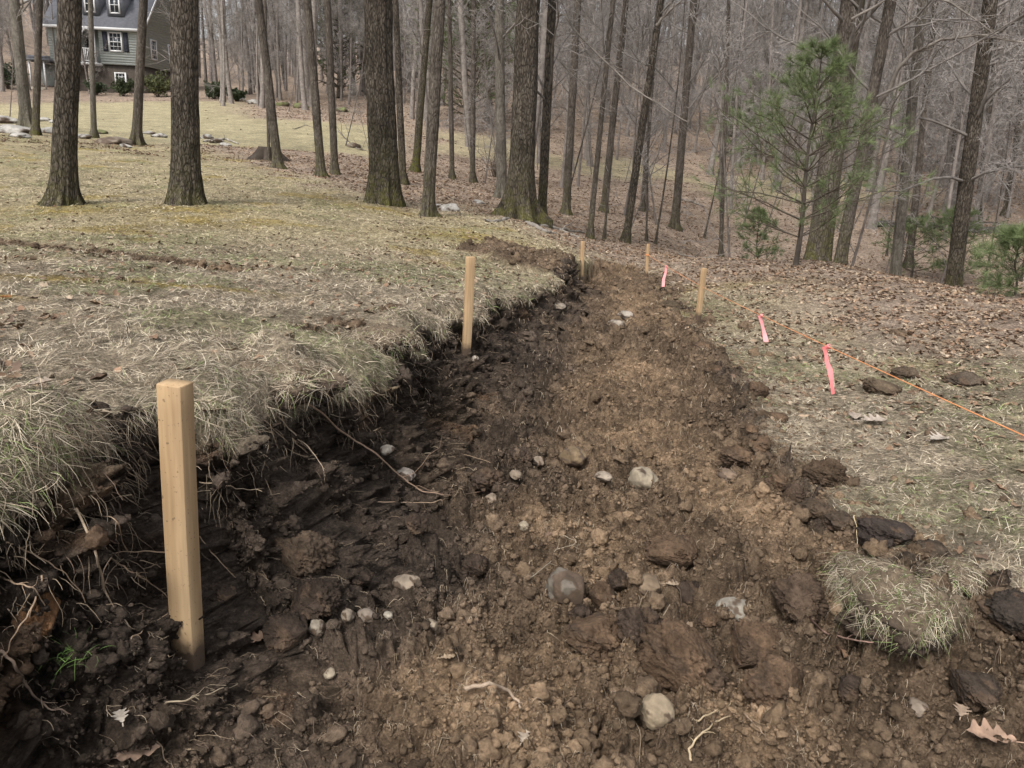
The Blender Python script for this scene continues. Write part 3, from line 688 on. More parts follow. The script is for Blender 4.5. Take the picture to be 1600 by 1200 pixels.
fg_tree(1004, 328, 21, 1028, 9, 'trunk in the dip behind the strongly leaning dark trunk', M_bark_mid, moss=.3, c0=.2, nl=10)
fg_tree(1055, 348, 19, 1084, 15, 'trunk with a pale patch at its foot in the dip right of the leaning trunk', M_bark_mid, moss=.35, c0=.15, nl=14)
fg_tree(1126, 402, None, 1139, 8, 'straight slim stem alone between the leaning trees and the pine', M_bark_mid, moss=.3, c0=.25, nl=10, tip=.5)
fg_tree(1277, 411, 12.4, 1334, 42, 'thick trunk with mossy foot directly behind the large pine', M_bark_mid, moss=.7, tip=.62, c0=.4, flare=1.25, ridge=.04, seed=5)
fg_tree(1312, 416, 12.1, 1392, 21, 'smooth trunk leaning right from the foot of the thick mossy trunk', M_bark_mid, moss=.5, c0=.25, nl=12, tip=.45)
fg_tree(1404, 420, 13.5, 1442, 19, 'pale blotched trunk right of the large pine', M_bark_pale, moss=.3, c0=.2, nl=12)
fg_tree(1433, 352, 19, 1462, 13, 'narrow trunk close behind the pale blotched trunk', M_bark_mid, moss=.3, c0=.2, nl=12)
fg_tree(1497, 420, 14, 1547, 27, 'stout brown trunk rising behind the second small pine at the right', M_bark, moss=.5, c0=.25, nl=14, tip=.5)
fg_tree(1533, 322, 25, 1566, 13, 'trunk on the far slope right of the stout brown trunk', M_bark_mid, moss=.3, c0=.2, nl=12)
fg_tree(1577, 312, 27, 1612, 11, 'trunk on the far slope at the right edge', M_bark_mid, moss=.3, c0=.2, nl=12, ty=40)
fg_tree(1360, 262, 36, 1385, 13, 'distant trunk on the far slope left of the pale blotched trunk', M_bark_mid, moss=.3, c0=.2, nl=12)
for q_, (bx_, by_, tx_, ty_, lb_) in enumerate([(1385, 400, 1392, 310, 'bare whip of a sapling left of the pale blotched trunk'), (1537, 450, 1560, 250, 'thin crooked sapling right of the stout brown trunk'), (1595, 440, 1612, 240, 'leaning thin sapling at the right edge in front of the small pine'), (1100, 372, 1120, 250, 'wispy sapling left of the straight slim stem'), (880, 330, 905, 215, 'thin sapling by the grey trunk in the litter')]):
    fg_tree(bx_, by_, None, tx_, 3.5, lb_, M_bark_mid, name='sapling', moss=.1, c0=.2, nl=10, H=3.6, ty=ty_, limb=.9, curve=.5, ns=3, nt_=2)

# boughs that hang in front of the wood: separate children of their trees
def bough(parent_label, pts, r0, z0, z1, seed, tw=5):
    root = next(o for o in bpy.data.objects if o.get('label') == parent_label)
    g = np.random.default_rng(seed); n = len(pts)
    W = np.array([PW(a, b_, z0+(z1-z0)*i/(n-1)) for i, (a, b_) in enumerate(pts)])
    tt = np.linspace(0, n-1, n*4); W = np.stack([np.interp(tt, np.arange(n), W[:, k]) for k in range(3)], 1)
    W = W+np.stack([noise2(tt*1.3, tt*0+seed+k, 3) for k in range(3)], 1)*.03
    Rr = np.linspace(r0, r0*.3, len(W)); b = Bag(); V, F = tubes(W[None], Rr[None], 6); b.add(V, F, (.17, .15, .13))
    L = np.array([np.linalg.norm(W[-1]-W[0])])
    S, D, L2, R2 = children(W[None], Rr[None], L, tw*4, .2, 1, 20, 55, .28, .4, g); P2, Q2 = branch_level(S, D, L2, np.clip(R2, .004, .02), 4, .2, 0, g, .4); V, F = tubes(P2, Q2, 4); b.add(V, F, (.16, .14, .125))
    S, D, L3, R3 = children(P2, Q2, L2, 4, .2, 1, 20, 60, .5, .6, g); P3, Q3 = branch_level(S, D, L3, np.clip(R3, .003, .008), 3, .2, 0, g, .5); V, F = tubes(P3, Q3, 3); b.add(V, F, (.18, .155, .14))
    o = b.build('bough', M_twig, None); o.parent = root; o.matrix_parent_inverse = Matrix.Translation(-Vector(root.location))
LB = 'dark trunk hard against the right of the thick scaly trunk, with long drooping boughs'
bough(LB, [(858, 30), (880, 22), (905, 55), (945, 95), (985, 135), (1020, 158), (1075, 190)], .022, 13, 11, 1)
bough(LB, [(852, 62), (862, 85), (900, 120), (930, 158), (955, 175)], .016, 13, 12, 2)
LB2 = 'smooth trunk leaning right from the foot of the thick mossy trunk'
bough(LB2, [(1365, 175), (1385, 145), (1405, 105), (1430, 80), (1470, 62), (1530, 55), (1610, 68)], .04, 11.6, 10.5, 3)
bough('thick trunk with mossy foot directly behind the large pine', [(1330, 30), (1400, -10), (1480, 0), (1530, 35), (1570, 62)], .02, 10.5, 10, 4)
bough('trunk with a pale patch at its foot in the dip right of the leaning trunk', [(1070, 205), (1100, 140), (1140, 95), (1180, 60), (1215, 45)], .03, 19, 18, 5)
bough('dark trunk leaning strongly right in the middle of the wood edge', [(1026, 40), (1040, 22), (1062, 2), (1085, -20)], .03, 12.8, 12.5, 6)

# background wood: five kinds of leafless tree, copied
protos = []
for k_ in range(6):
    g = np.random.default_rng(100+k_); H = [17, 20, 15, 18, 21, 13][k_]; r0 = [.11, .15, .075, .13, .17, .05][k_]
    V, F, mo, cen, rad = trunk_mesh(np.zeros(3), np.array([g.uniform(-.08, .08), g.uniform(-.06, .06), 1.0]), H, r0, g, 12, .5, 1.25, .03, .3, 8, .3)
    b = crown(g, cen, rad, H, [.14, .20, .08, .24, .28, .06][k_], [38, 38, 38, 34, 34, 30][k_], 8, 6, [3.0, 3.4, 2.6, 3.2, 3.4, 2.0][k_], 1.35, .022)
    b.add(V, F, (.2, .176, .158))
    protos.append(b)
kinds = ['slender grey leafless tree in the wood behind the lawn', 'tall leafless tree with wide crown in the wood behind the lawn', 'thin leafless tree with low twigs in the wood behind the lawn',
         'straight dark leafless tree in the wood behind the lawn', 'stout tall leafless tree in the wood behind the lawn', 'young leafless tree thick with twigs in the wood behind the lawn']
pm = [p.build('bare_tree', M_twig) for p in protos]
for o, l in zip(pm, kinds): tag(o, l, 'tree', 'leafless trees filling the wood behind the lawn')
first = [True]*6
g = np.random.default_rng(8); cnt = 0; placed = []
def try_tree(x, y, kk, s=1.0):
    global cnt
    for (a, b_) in placed:
        if (a-x)**2+(b_-y)**2 < 1.0: return
    placed.append((x, y))
    o = pm[kk] if first[kk] else pm[kk].copy()
    if not first[kk]: C.objects.link(o)
    first[kk] = False; o.location = (x, y, down(x, y)-.1); o.rotation_euler = (g.uniform(-.05, .05), g.uniform(-.05, .05), g.uniform(0, 6.28)); o.scale = (s, s, s); cnt += 1
for _k in range(14): az0 = math.radians(g.uniform(-36, -27.5)); r0_ = g.uniform(68, 84); try_tree(r0_*math.sin(az0), r0_*math.cos(az0), int(g.integers(0, 5)), g.uniform(.8, 1.1))
tries = 0
while cnt < 285 and tries < 20000:
    tries += 1
    az = g.uniform(-44, 44); r = 19*np.exp(g.uniform(0, 1)**.85*1.45)
    x = r*math.sin(math.radians(az)); y = r*math.cos(math.radians(az))
    if az < -27: lo = 62
    elif az < -21: lo = 70
    elif az < -7: lo = 46
    elif az < 2: lo = 41 if g.uniform() > .12 else 24
    elif az < 22: lo = 24 if g.uniform() < .3 else 36
    else: lo = 24 if g.uniform() < .4 else 33
    if r < lo: continue
    if y > 55 and y < 69 and x < -26 and x > -41: continue
    if y > 50 and x < -27.5 and x > -44 and y < 57: continue
    try_tree(x, y, int(g.choice([2, 5, 0] if r < 36 else [0, 1, 2, 3, 4, 5])), g.uniform(.8, 1.2))

# understorey of thin saplings in the near wood
Vs, Fs, mo_, cen_, rad_ = trunk_mesh(np.zeros(3), np.array([.06, .03, 1.0]), 4.2, .022, np.random.default_rng(61), 7, .3, 1.1, .02, .2, 3, .8)
sb = crown(np.random.default_rng(62), cen_, rad_, 4.2, .12, 18, 4, 3, 1.3, .9, .009); sb.add(Vs, Fs, (.15, .13, .115)); s0 = tag(sb.build('sapling', M_twig), 'thin twiggy sapling among the trunks of the near wood', 'tree', 'thin saplings under the near wood')
g = np.random.default_rng(64); k_ = 0
while k_ < 60:
    az = g.uniform(-15, 40) if k_ < 52 else g.uniform(-40, -15); r = g.uniform(13.5, 34) if az > -15 else g.uniform(44, 60); x = r*math.sin(math.radians(az)); y = r*math.cos(math.radians(az))
    if az < 0 and r < 17: continue
    o = s0 if k_ == 0 else s0.copy()
    if k_: C.objects.link(o)
    o.location = (x, y, down(x, y)-.03); s_ = g.uniform(.45, 1.25); o.scale = (s_,)*3; o.rotation_euler = (g.uniform(-.15, .15), g.uniform(-.15, .15), g.uniform(0, 6.28)); k_ += 1
# the far wood on the hill, past what could be counted
g = np.random.default_rng(77); b = Bag(); M = 900
az = np.radians(g.uniform(-48, 48, M)); r = np.sqrt(g.uniform(62**2, 125**2, M)); X = r*np.sin(az); Y = r*np.cos(az)
ok = ~((X < -25) & (X > -44) & (Y < 72)); X, Y = X[ok], Y[ok]; M = len(X)
Z = lawn(X, Y)-.3; Hh = g.uniform(12, 20, M)
P0_, R0_ = branch_level(np.stack([X, Y, Z], 1), np.stack([g.normal(0, .06, M), g.normal(0, .06, M), np.ones(M)], 1), Hh, g.uniform(.08, .19, M), 6, .03, .02, g, .3)
V, F = tubes(P0_, R0_, 5, ref=np.tile([[1.0, 0, 0]], (M, 1))); b.add(V, F, np.repeat(np.array([[.19, .168, .155]])*g.uniform(.55, 1.4, (M, 1)), 35, 0))
S, D, L, R = children(P0_, R0_, np.full(M, 3.4), 16, .12, 1, 40, 85, 1, .25, g, .4); P1, R1 = branch_level(S, D, L, np.clip(R, .02, .06), 3, .2, .05, g, .4); V, F = tubes(P1, R1, 3); b.add(V, F, (.208, .188, .177))
S, D, L, R = children(P1, R1, L, 9, .15, 1, 25, 70, .6, .5, g); P2, R2 = branch_level(S, D, L, np.clip(R, .010, .020), 2, .25, .03, g, .5); V, F = tubes(P2, R2, 3); b.add(V, F, (.28, .255, .24))
fw_ = b.build('distant_wood', M_twig); tag(fw_, 'mass of leafless trunks and twigs covering the far hillside', 'wood', kind='stuff')

# evergreens
def needles(g, S, D, n, ln, wd, spread=.9):
    """n needles round each tuft"""
    M = len(S); S = np.repeat(S, n, 0); D = np.repeat(D, n, 0)
    d = nrm(D+g.normal(0, spread*.6, D.shape)+np.array([0, 0, .12])); L = ln*g.uniform(.7, 1.2, (len(S), 1))
    side = nrm(np.cross(d, g.normal(0, 1, d.shape)))*wd/2
    V = np.stack([S-side, S+side, S+d*L+side*.3, S+d*L-side*.3], 1).reshape(-1, 3); F = np.arange(len(S)*4).reshape(-1, 4)
    return V, F
def pine(bx, by, z, tx, ty, wpx, halfw, label, seed, name='pine_tree', whorls=13, cat='pine tree', c0=.12, dens=1.0, group=None):
    g = np.random.default_rng(seed); base, _ = at(bx, by) if z is None else (PW(bx, by, z), 0)
    if z is not None: base[2] = down(base[0], base[1])
    zz = depth(base); rt_ = ray(tx, ty); top = CAM+rt_*(base[1]/rt_[1]) if zz < 30 else PW(tx, ty, zz); ax = top-base; H = np.linalg.norm(ax); ax = ax/H; r0 = wpx/F_PX*zz/2; hw = halfw/F_PX*zz
    root = empty(name, base); tag(root, label, cat, group)
    b = Bag(); zs = np.linspace(0, 1, 16); tp = ax*H*zs[:, None]+np.stack([.015*np.sin(zs*9), .0*zs, zs*0], 1); V, F = tubes(tp[None], (r0*(1-.85*zs))[None], 8, ref=np.array([[1.0, 0, 0]])); b.add(V, F, (.07, .058, .048))
    S = []; D = []; L = []
    for i in range(whorls):
        t = c0+(1-c0)*(i/(whorls-.3))**.95; nb = g.integers(4, 7); a0 = g.uniform(0, 6)
        prof = min(1, .25+1.15*(1-t)) * (.8 if t < .25 else 1)
        for k in range(nb):
            a = a0+k*2*math.pi/nb+g.uniform(-.3, .3); up = g.uniform(.15, .5)+.3*t
            S.append(ax*H*t); D.append((math.cos(a), math.sin(a), up)); L.append(hw*float(np.interp(t, [.1, .25, .4, .6, .8, 1], [.7, 1.0, 1.12, .78, .40, .12]))*g.uniform(.6, 1.2))
    S, D, L = np.array(S), np.array(D), np.array(L)
    P1, R1 = branch_level(S, D, L, np.full(len(S), r0*.28), 5, .08, .02, g, .3); V, F = tubes(P1, R1, 4); b.add(V, F, (.085, .07, .055))
    S2, D2, L2, R2 = children(P1, R1, L, 9, .3, 1.0, 25, 55, .45, .6, g, .5); P2, R2_ = branch_level(S2, D2, L2, R2, 3, .15, .05, g, .5); V, F = tubes(P2, R2_, 3); b.add(V, F, (.085, .07, .05))
    b.build('trunk', M_twig, root)
    # tufts along sub-branches
    nb = Bag()
    for (PP, n_t, tmin) in ((P2, max(1, round(4*dens)), .45), (P1, max(1, round(4*dens)), .55)):
        if n_t < 1: continue
        M, K, _ = PP.shape; t = g.uniform(tmin, 1, (M, n_t))*(K-1); i = np.minimum(t.astype(int), K-2); fr = (t-i)[..., None]; mi = np.arange(M)[:, None]
        keep = g.uniform(0, 1, (M, 1)) < np.interp(PP[:, -1:, 2]/H, [.12, .3, .5], [.12, .75, .92]) if H > 2.2 else g.uniform(0, 1, (M, 1)) < .9
        Sx = (PP[mi, i]*(1-fr)+PP[mi, i+1]*fr)[keep[:, 0]].reshape(-1, 3); Dx = nrm(PP[mi, i+1]-PP[mi, i])[keep[:, 0]].reshape(-1, 3)
        V, F = needles(g, Sx, Dx, 13, .10, max(.0028, .00032*zz)); cv = g.uniform(0, 1, (len(Sx), 1)); cc = (np.array([[.085, .115, .048]])*(1-cv)+np.array([[.16, .20, .085]])*cv)*g.uniform(.75, 1.2, (len(Sx), 1))
        nb.add(V, F, np.repeat(cc, 13*4, 0))
    nb.build('needles', M_needle, root)
    return root
pine(1243, 415, None, 1284, 74, 9, 150, 'large young white pine in front of the thick mossy trunk at the right', 1, whorls=12, c0=.14, dens=.75)
pine(1424, 433, None, 1432, 345, 4, 75, 'bushy small pine at the foot of the pale blotched trunk', 2, name='pine_sapling', whorls=7, c0=.1, dens=.6)
pine(1492, 446, None, 1500, 325, 4, 70, 'small pine in front of the stout brown trunk', 3, name='pine_sapling', whorls=8, c0=.15, dens=.6)
pine(1585, 462, None, 1592, 362, 4, 62, 'low dark pine at the right edge of the wood', 4, name='pine_sapling', whorls=7, c0=.1, dens=.7)
pine(1188, 390, 16, 1186, 325, 3, 42, 'little dark pine low down left of the large pine', 5, name='pine_sapling', whorls=6, c0=.15, dens=.5)
pine(735, 260, 40, 745, -60, 9, 100, 'dark evergreen deep in the wood behind the narrow twin trunks', 6, whorls=22, c0=.08, dens=2, name='evergreen_tree')
pine(530, 150, 58, 532, -40, 9, 60, 'dark evergreen deep in the wood left of the broad cleft trunk', 7, whorls=20, c0=.08, dens=2, name='evergreen_tree')
pine(1160, 200, 44, 1165, 110, 6, 45, 'dark evergreen in the wood left of the large pine', 8, whorls=14, c0=.05, dens=2, name='evergreen_tree')
pine(1500, 200, 46, 1510, -80, 9, 110, 'faint evergreen behind the stout brown trunk', 9, whorls=20, c0=.1, dens=1.5, name='evergreen_tree')

# shrubs by the house and at the meadow's far edge
def shrub(bx, by, z, wpx, hpx, col, label, seed, leafy=True, name='shrub'):
    g = np.random.default_rng(seed); base = PW(bx, by, z); base[2] = down(base[0], base[1]); s = z/F_PX
    root = empty(name, base); tag(root, label, 'shrub')
    M = 40; a = g.uniform(0, 6.28, M); D = np.stack([np.cos(a)*wpx*s*.5*g.uniform(.2, 1, M), np.sin(a)*wpx*s*.5*g.uniform(.2, 1, M), hpx*s*g.uniform(.5, 1, M)], 1)
    P, R = branch_level(g.normal(0, .05, (M, 3)), D, np.linalg.norm(D, axis=1), np.full(M, .012), 5, .12, 0, g); V, F = tubes(P, R, 3)
    S, D2, L, R2 = children(P, R, np.linalg.norm(D, axis=1), 8, .25, 1, 20, 70, .4, .6, g); P2, R2_ = branch_level(S, D2, L, R2, 3, .2, .02, g, .5); V2, F2 = tubes(P2, R2_, 3)
    Bag().add(V, F, (.10, .08, .06)).add(V2, F2, (.12, .1, .08)).build('stems', M_twig, root)
    if leafy:
        n_t = 8; MM, K, _ = P2.shape; t = g.uniform(0, 1, (MM, n_t))*(K-1); i = np.minimum(t.astype(int), K-2); mi = np.arange(MM)[:, None]; fr = (t-i)[..., None]
        Sx = (P2[mi, i]*(1-fr)+P2[mi, i+1]*fr).reshape(-1, 3); V, F = needles(g, Sx, nrm(g.normal(0, 1, Sx.shape)), 3, .10, .06, .9)
        Bag().add(V, F, np.repeat(np.array(col)*g.uniform(.6, 1.4, (len(Sx), 1)), 12, 0)).build('leaves', M_needle, root)
shrub(12, 132, 57, 50, 38, (.05, .07, .035), 'dark green shrub at the far left beyond the lawn', 1)
shrub(150, 137, 57, 26, 22, (.05, .07, .035), 'low dark shrub under the house balcony', 2)
shrub(192, 139, 57, 42, 26, (.06, .075, .035), 'dark shrub under the brick basement window', 3)
shrub(246, 145, 57, 52, 36, (.10, .11, .045), 'olive shrub against the side wall of the house', 4)
shrub(335, 155, 55, 44, 26, (.06, .08, .04), 'dark green shrub right of the thick furrowed trunk by the meadow', 5)
shrub(370, 158, 53, 26, 18, (.06, .08, .04), 'small green shrub at the top of the meadow beside the stones', 6)
shrub(1170, 372, 15, 40, 36, (.12, .10, .06), 'twiggy dry bush left of the large pine', 8, False)
shrub(775, 262, 26, 60, 46, (.05, .06, .03), 'twiggy bush behind the pale grey trunk', 9, False)
# ------------------------------------------------------------------ stakes, string and ribbons
def wood_mat():
    mt, nt, b = base_mat('pine_stake_mat', .65, .3)
    n1 = noise_node(nt, 30, 6, .6, stretch=(1, 1, .06)); n2 = noise_node(nt, 6, 4, .6, stretch=(1, 1, .4)); n3 = noise_node(nt, 140, 3, .5, stretch=(1, 1, .05))
    c = ramp(nt, n1.outputs[0], [(.3, (.33, .215, .112)), (.55, (.42, .29, .165)), (.75, (.49, .355, .21))])
    r2 = ramp(nt, n2.outputs[0], [(.3, .82), (.7, 1.12)]); r3 = ramp(nt, n3.outputs[0], [(.3, .88), (.7, 1.08)])
    c2 = mult(nt, mult(nt, c.outputs[0], r2.outputs[0]), r3.outputs[0])
    tc = N(nt, 'ShaderNodeTexCoord'); sx = N(nt, 'ShaderNodeSeparateXYZ'); nt.links.new(tc.outputs['Object'], sx.inputs[0]); ns = noise_node(nt, 38, 6, .7)
    ad = N(nt, 'ShaderNodeMath', operation='MULTIPLY_ADD'); nt.links.new(ns.outputs[0], ad.inputs[0]); ad.inputs[1].default_value = -.06; nt.links.new(sx.outputs[2], ad.inputs[2])
    rs = ramp(nt, ad.outputs[0], [(0.0, 1.0), (.03, 0.0)]); dm = N(nt, 'ShaderNodeMix', data_type='RGBA'); nt.links.new(rs.outputs[0], dm.inputs[0]); nt.links.new(c2, dm.inputs[6]); dm.inputs[7].default_value = (.09, .062, .042, 1)
    sp = noise_node(nt, 160, 2, .5); rsp = ramp(nt, sp.outputs[0], [(.66, 1.0), (.72, .55)]); c2 = mult(nt, dm.outputs[2], rsp.outputs[0]); nt.links.new(c2, b.inputs['Base Color']); bump(nt, b, n3.outputs[0], .25, .001); return mt
M_wood = wood_mat()
def stake(bx, by, z, tx, ty, wd, dp, yaw, label, h=None, ztop=None):
    bot = PW(bx, by, z) if z else at(bx, by)[0]; zb = depth(bot)
    zt = ztop if ztop else zb
    for _ in range(20):
        top = PW(tx, ty, zt)
        if ztop: break
        hh = np.linalg.norm(top-bot); zt = zb-hh*math.sin(PITCH)
    ax = nrm(top-bot); f = np.array([math.cos(yaw), math.sin(yaw), 0]); f = nrm(f-ax*np.dot(f, ax)); s_ = np.cross(ax, f); Lh = np.linalg.norm(top-bot)
    b = Bag(); n = 14; c = .0009
    prof = [(-wd/2+c, -dp/2), (wd/2-c, -dp/2), (wd/2, -dp/2+c), (wd/2, dp/2-c), (wd/2-c, dp/2), (-wd/2+c, dp/2), (-wd/2, dp/2-c), (-wd/2, -dp/2+c)]
    zs = [-.30, -.12]+list(np.linspace(0, Lh-.002, n))+[Lh]; V = []
    gq = np.random.default_rng(int(bx)); warp = gq.uniform(-.0025, .0025)
    for i, t in enumerate(zs):
        k = .15 if i == 0 else (1 if i < len(zs)-1 else .965)
        for (u, v) in prof: V.append(bot*0+ax*t+f*(u*k+warp*math.sin(t/Lh*3))+s_*v*k)
    V = np.array(V); m_ = 8; idx = np.arange(len(zs)*m_).reshape(-1, m_); j = (np.arange(m_)+1) % m_
    F4 = np.stack([idx[:-1], idx[:-1][:, j], idx[1:][:, j], idx[1:]], -1).reshape(-1, 4); b.add(V, [F4, idx[-1][None, :]])
    # local frame aligned to the stake so the grain runs along it
    Rm = Matrix(((f[0], s_[0], ax[0]), (f[1], s_[1], ax[1]), (f[2], s_[2], ax[2])))
    Vl = V@np.stack([f, s_, ax], 1)
    o = mesh_obj('wooden_stake', Vl, [F4, idx[-1][None, :]], M_wood); o.matrix_world = Matrix.Translation(Vector(bot))@Rm.to_4x4()
    tag(o, label, 'stake', 'wooden survey stakes along the trench'); return o, bot, top
stake(295, 1034, None, 273.5, 598, .042, .034, -.20, 'nearest and thickest wooden stake standing in the trench below the turf bank')
stake(728, 553, None, 735, 401, .042, .026, .25, 'second wooden stake at the foot of the left bank, midway along the trench')
stake(908, 437, None, 910.5, 377, .042, .026, .2, 'small far wooden stake at the left corner of the trench end')
_, s4b, s4t = stake(1091, 498, None, 1100.5, 419, .042, .026, .35, 'wooden stake on the right side of the trench with the orange string passing it')
_, s5b, s5t = stake(1010, 431, None, 1013, 381, .036, .02, .2, 'farthest thin wooden stake at the right corner of the trench end, string tied on')
t5 = s5b+(s5t-s5b)*.66; t4 = s4b+(s4t-s4b)*.64+np.array([0, -.03, 0])
S0 = t5+np.array([0, -.02, 0]); S2 = PW(1760, 753, 1.28)
def string_pts():
    out = []
    for a, b_ in ((S0, t4), (t4, S2)):
        L = np.linalg.norm(b_-a); n = 60 
        for i in range(n):
            t = i/n; p = a+(b_-a)*t; p = p-np.array([0, 0, 1])*.006*L*t*(1-t); out.append(p)
    out.append(S2); return np.array(out)
SP = string_pts(); b = Bag(); V, F = tubes(SP[None], np.full((1, len(SP)), .0014), 6, ref=np.array([[0, 0, 1.0]])); b.add(V, F)
for (c_, r_k) in ((t5, .022),):
    for q in range(3):
        a = np.linspace(0, 2*math.pi, 17); W = np.stack([c_[0]+r_k*np.cos(a), c_[1]+r_k*np.sin(a), c_[2]+.004*(q-1)+0*a], 1); V, F = tubes(W[None], np.full((1, 17), .002), 5, ref=np.array([[0, 0, 1.0]])); b.add(V, F)
tag(b.build('string_line', M_string, smooth=True), 'taut orange string stretched from the far stakes to the right edge', 'string')
def ribbon(px0, pts, wpx, mat, label, seed):
    # hangs from the string where it passes px0
    rel = SP-CAM; dz = rel@FW; pxs = 800+F_PX*(rel@RT)/dz; i = int(np.argmin(np.abs(pxs-px0))); z = dz[i]; o0 = SP[i]
    g = np.random.default_rng(seed); n = len(pts); W = np.array([PW(px0+a, 600-F_PX*((o0-CAM)@UP)/z+b_, z+.01*math.sin(k)) for k, (a, b_) in enumerate(pts)])
    tt = np.linspace(0, n-1, 26); W = np.stack([np.interp(tt, np.arange(n), W[:, k]) for k in range(3)], 1); b = Bag(); hw = wpx/F_PX*z/2
    ang = .35+.3*np.sin(tt*.9+seed); wv = np.stack([np.cos(ang), np.sin(ang)*.8, .15*np.sin(ang*2)], 1)*hw*(1-.0*tt)[:, None]*(.85+.12*np.sin(tt*1.9+seed))[:, None]
    A = W-wv; M_ = W+np.stack([0*tt, .12*hw*np.sin(tt*3), 0*tt], 1); B_ = W+wv; V = np.stack([A, M_, B_], 1).reshape(-1, 3); k = np.arange(25)[:, None]*3
    F = np.concatenate([np.stack([k+c, k+c+1, k+c+4, k+c+3], -1).reshape(-1, 4) for c in (0, 1)]); V2 = V+np.array([0, .0006, 0]); b.add(V, F).add(V2, F[:, ::-1])
    a = np.linspace(0, 2*math.pi, 12); kn = np.stack([o0[0]+.007*np.cos(a)*0+.005*np.sin(a*2), o0[1]+.006*np.cos(a), o0[2]+.006*np.sin(a)], 1); V, F = tubes(kn[None], np.full((1, 12), .005), 6); b.add(V, F)
    o = b.build('ribbon', mat, smooth=True); tag(o, label, 'ribbon', 'marking ribbons tied on the string')
ribbon(1190, [(-3, 0), (0, 10), (3, 22), (5, 30), (7, 41)], 8, M_ribbon2, 'short pink ribbon in the middle of the three on the string', 1)
ribbon(1291, [(-4, 0), (0, 12), (1, 24), (6, 36), (8, 50), (9, 60), (11, 74)], 9, M_ribbon, 'long coral pink ribbon hanging nearest the camera', 2)
ribbon(1041, [(0, 0), (-1, 10), (-4, 20), (-5, 32)], 5, M_ribbon2, 'faint pink ribbon farthest away near the end of the trench', 3)

# ------------------------------------------------------------------ lumps: stones, clods, rocks
import bmesh
def ico(sub):
    bm = bmesh.new(); bmesh.ops.create_icosphere(bm, subdivisions=sub, radius=1.0); bm.verts.ensure_lookup_table()
    V = np.array([v.co[:] for v in bm.verts]); F = np.array([[v.index for v in f.verts] for f in bm.faces]); bm.free(); return V, F
ICO = {k: ico(k) for k in (1, 2, 3, 4, 5, 6)}
def noise3(P, s, seed):
    x, y, z = P[:, 0]*s, P[:, 1]*s, P[:, 2]*s
    return (noise2(x+.31*z, y-.27*z, seed)+noise2(y+.23*x, z+.37*x, seed+5)+noise2(z-.29*y, x+.33*y, seed+9))*.62
def lump(seed, dims, sub=4, rough=.25, facet=.0, fine=.05, flat=.0):
    V, F = ICO[sub]; V = V.copy(); g = np.random.default_rng(seed)
    V = V*(1+rough*noise3(V, 1.1, seed)+rough*.5*noise3(V, 2.4, seed+9)+fine*noise3(V, 6, seed+17)+fine*.6*noise3(V, 14, seed+23)+fine*.45*noise3(V, 30, seed+29))[:, None]
    for _ in range(int(facet*12)):
        d = nrm(g.normal(0, 1, 3)); lim = g.uniform(.62, .9); k = V@d-lim; V = V-np.maximum(k, 0)[:, None]*d*.85
    return V*np.array(dims)/2, F
def rotz(V, a): c, s_ = math.cos(a), math.sin(a); return V@np.array([[c, s_, 0], [-s_, c, 0], [0, 0, 1]])
GR = bpy.data.objects
def stone(px, py, wpx, hpx, col, label, seed, name='stone', cat='stone', group=None, rough=.17, facet=.35, fine=.03, sink=.10, sub=4, mat=None, depth_k=1.0, yaw=None, crust=.5, speckle=.25):
    col = np.array(col)*(.74 if name == 'stone' else 1.15 if name == 'dirt_clod' else 1)
    p, n = at(px, py+hpx*.22); z = depth(p); s_ = z/F_PX; w_ = wpx*s_; h_ = hpx*s_
    V, F = lump(seed, (w_*1.04, w_*depth_k, h_*1.08), sub, rough, facet, fine); V = rotz(V, yaw if yaw is not None else (seed*1.7) % .6-.3)
    g = np.random.default_rng(seed); q = noise3(V/w_, 3, seed)
    c = np.array(col)*(1+speckle*q[:, None])
    if crust: c = lerp(c, (.075, .052, .036), sstep(0, .22, noise3(V/w_, 2.6, seed+70)+.35*noise3(V/w_, 8, seed+71)+(crust-.45)*.5-.7*V[:, 2]/h_))
    o = mesh_obj(name, V, F, mat or M_stone, None, c, smooth=(name != 'dirt_clod')); o.location = Vector(p+np.array([0, 0, h_*(.5-sink)*.6])); tag(o, label, cat, group); return o
PALE = (.33, .275, .20); GREY = (.25, .225, .185); BRN = (.20, .145, .095)
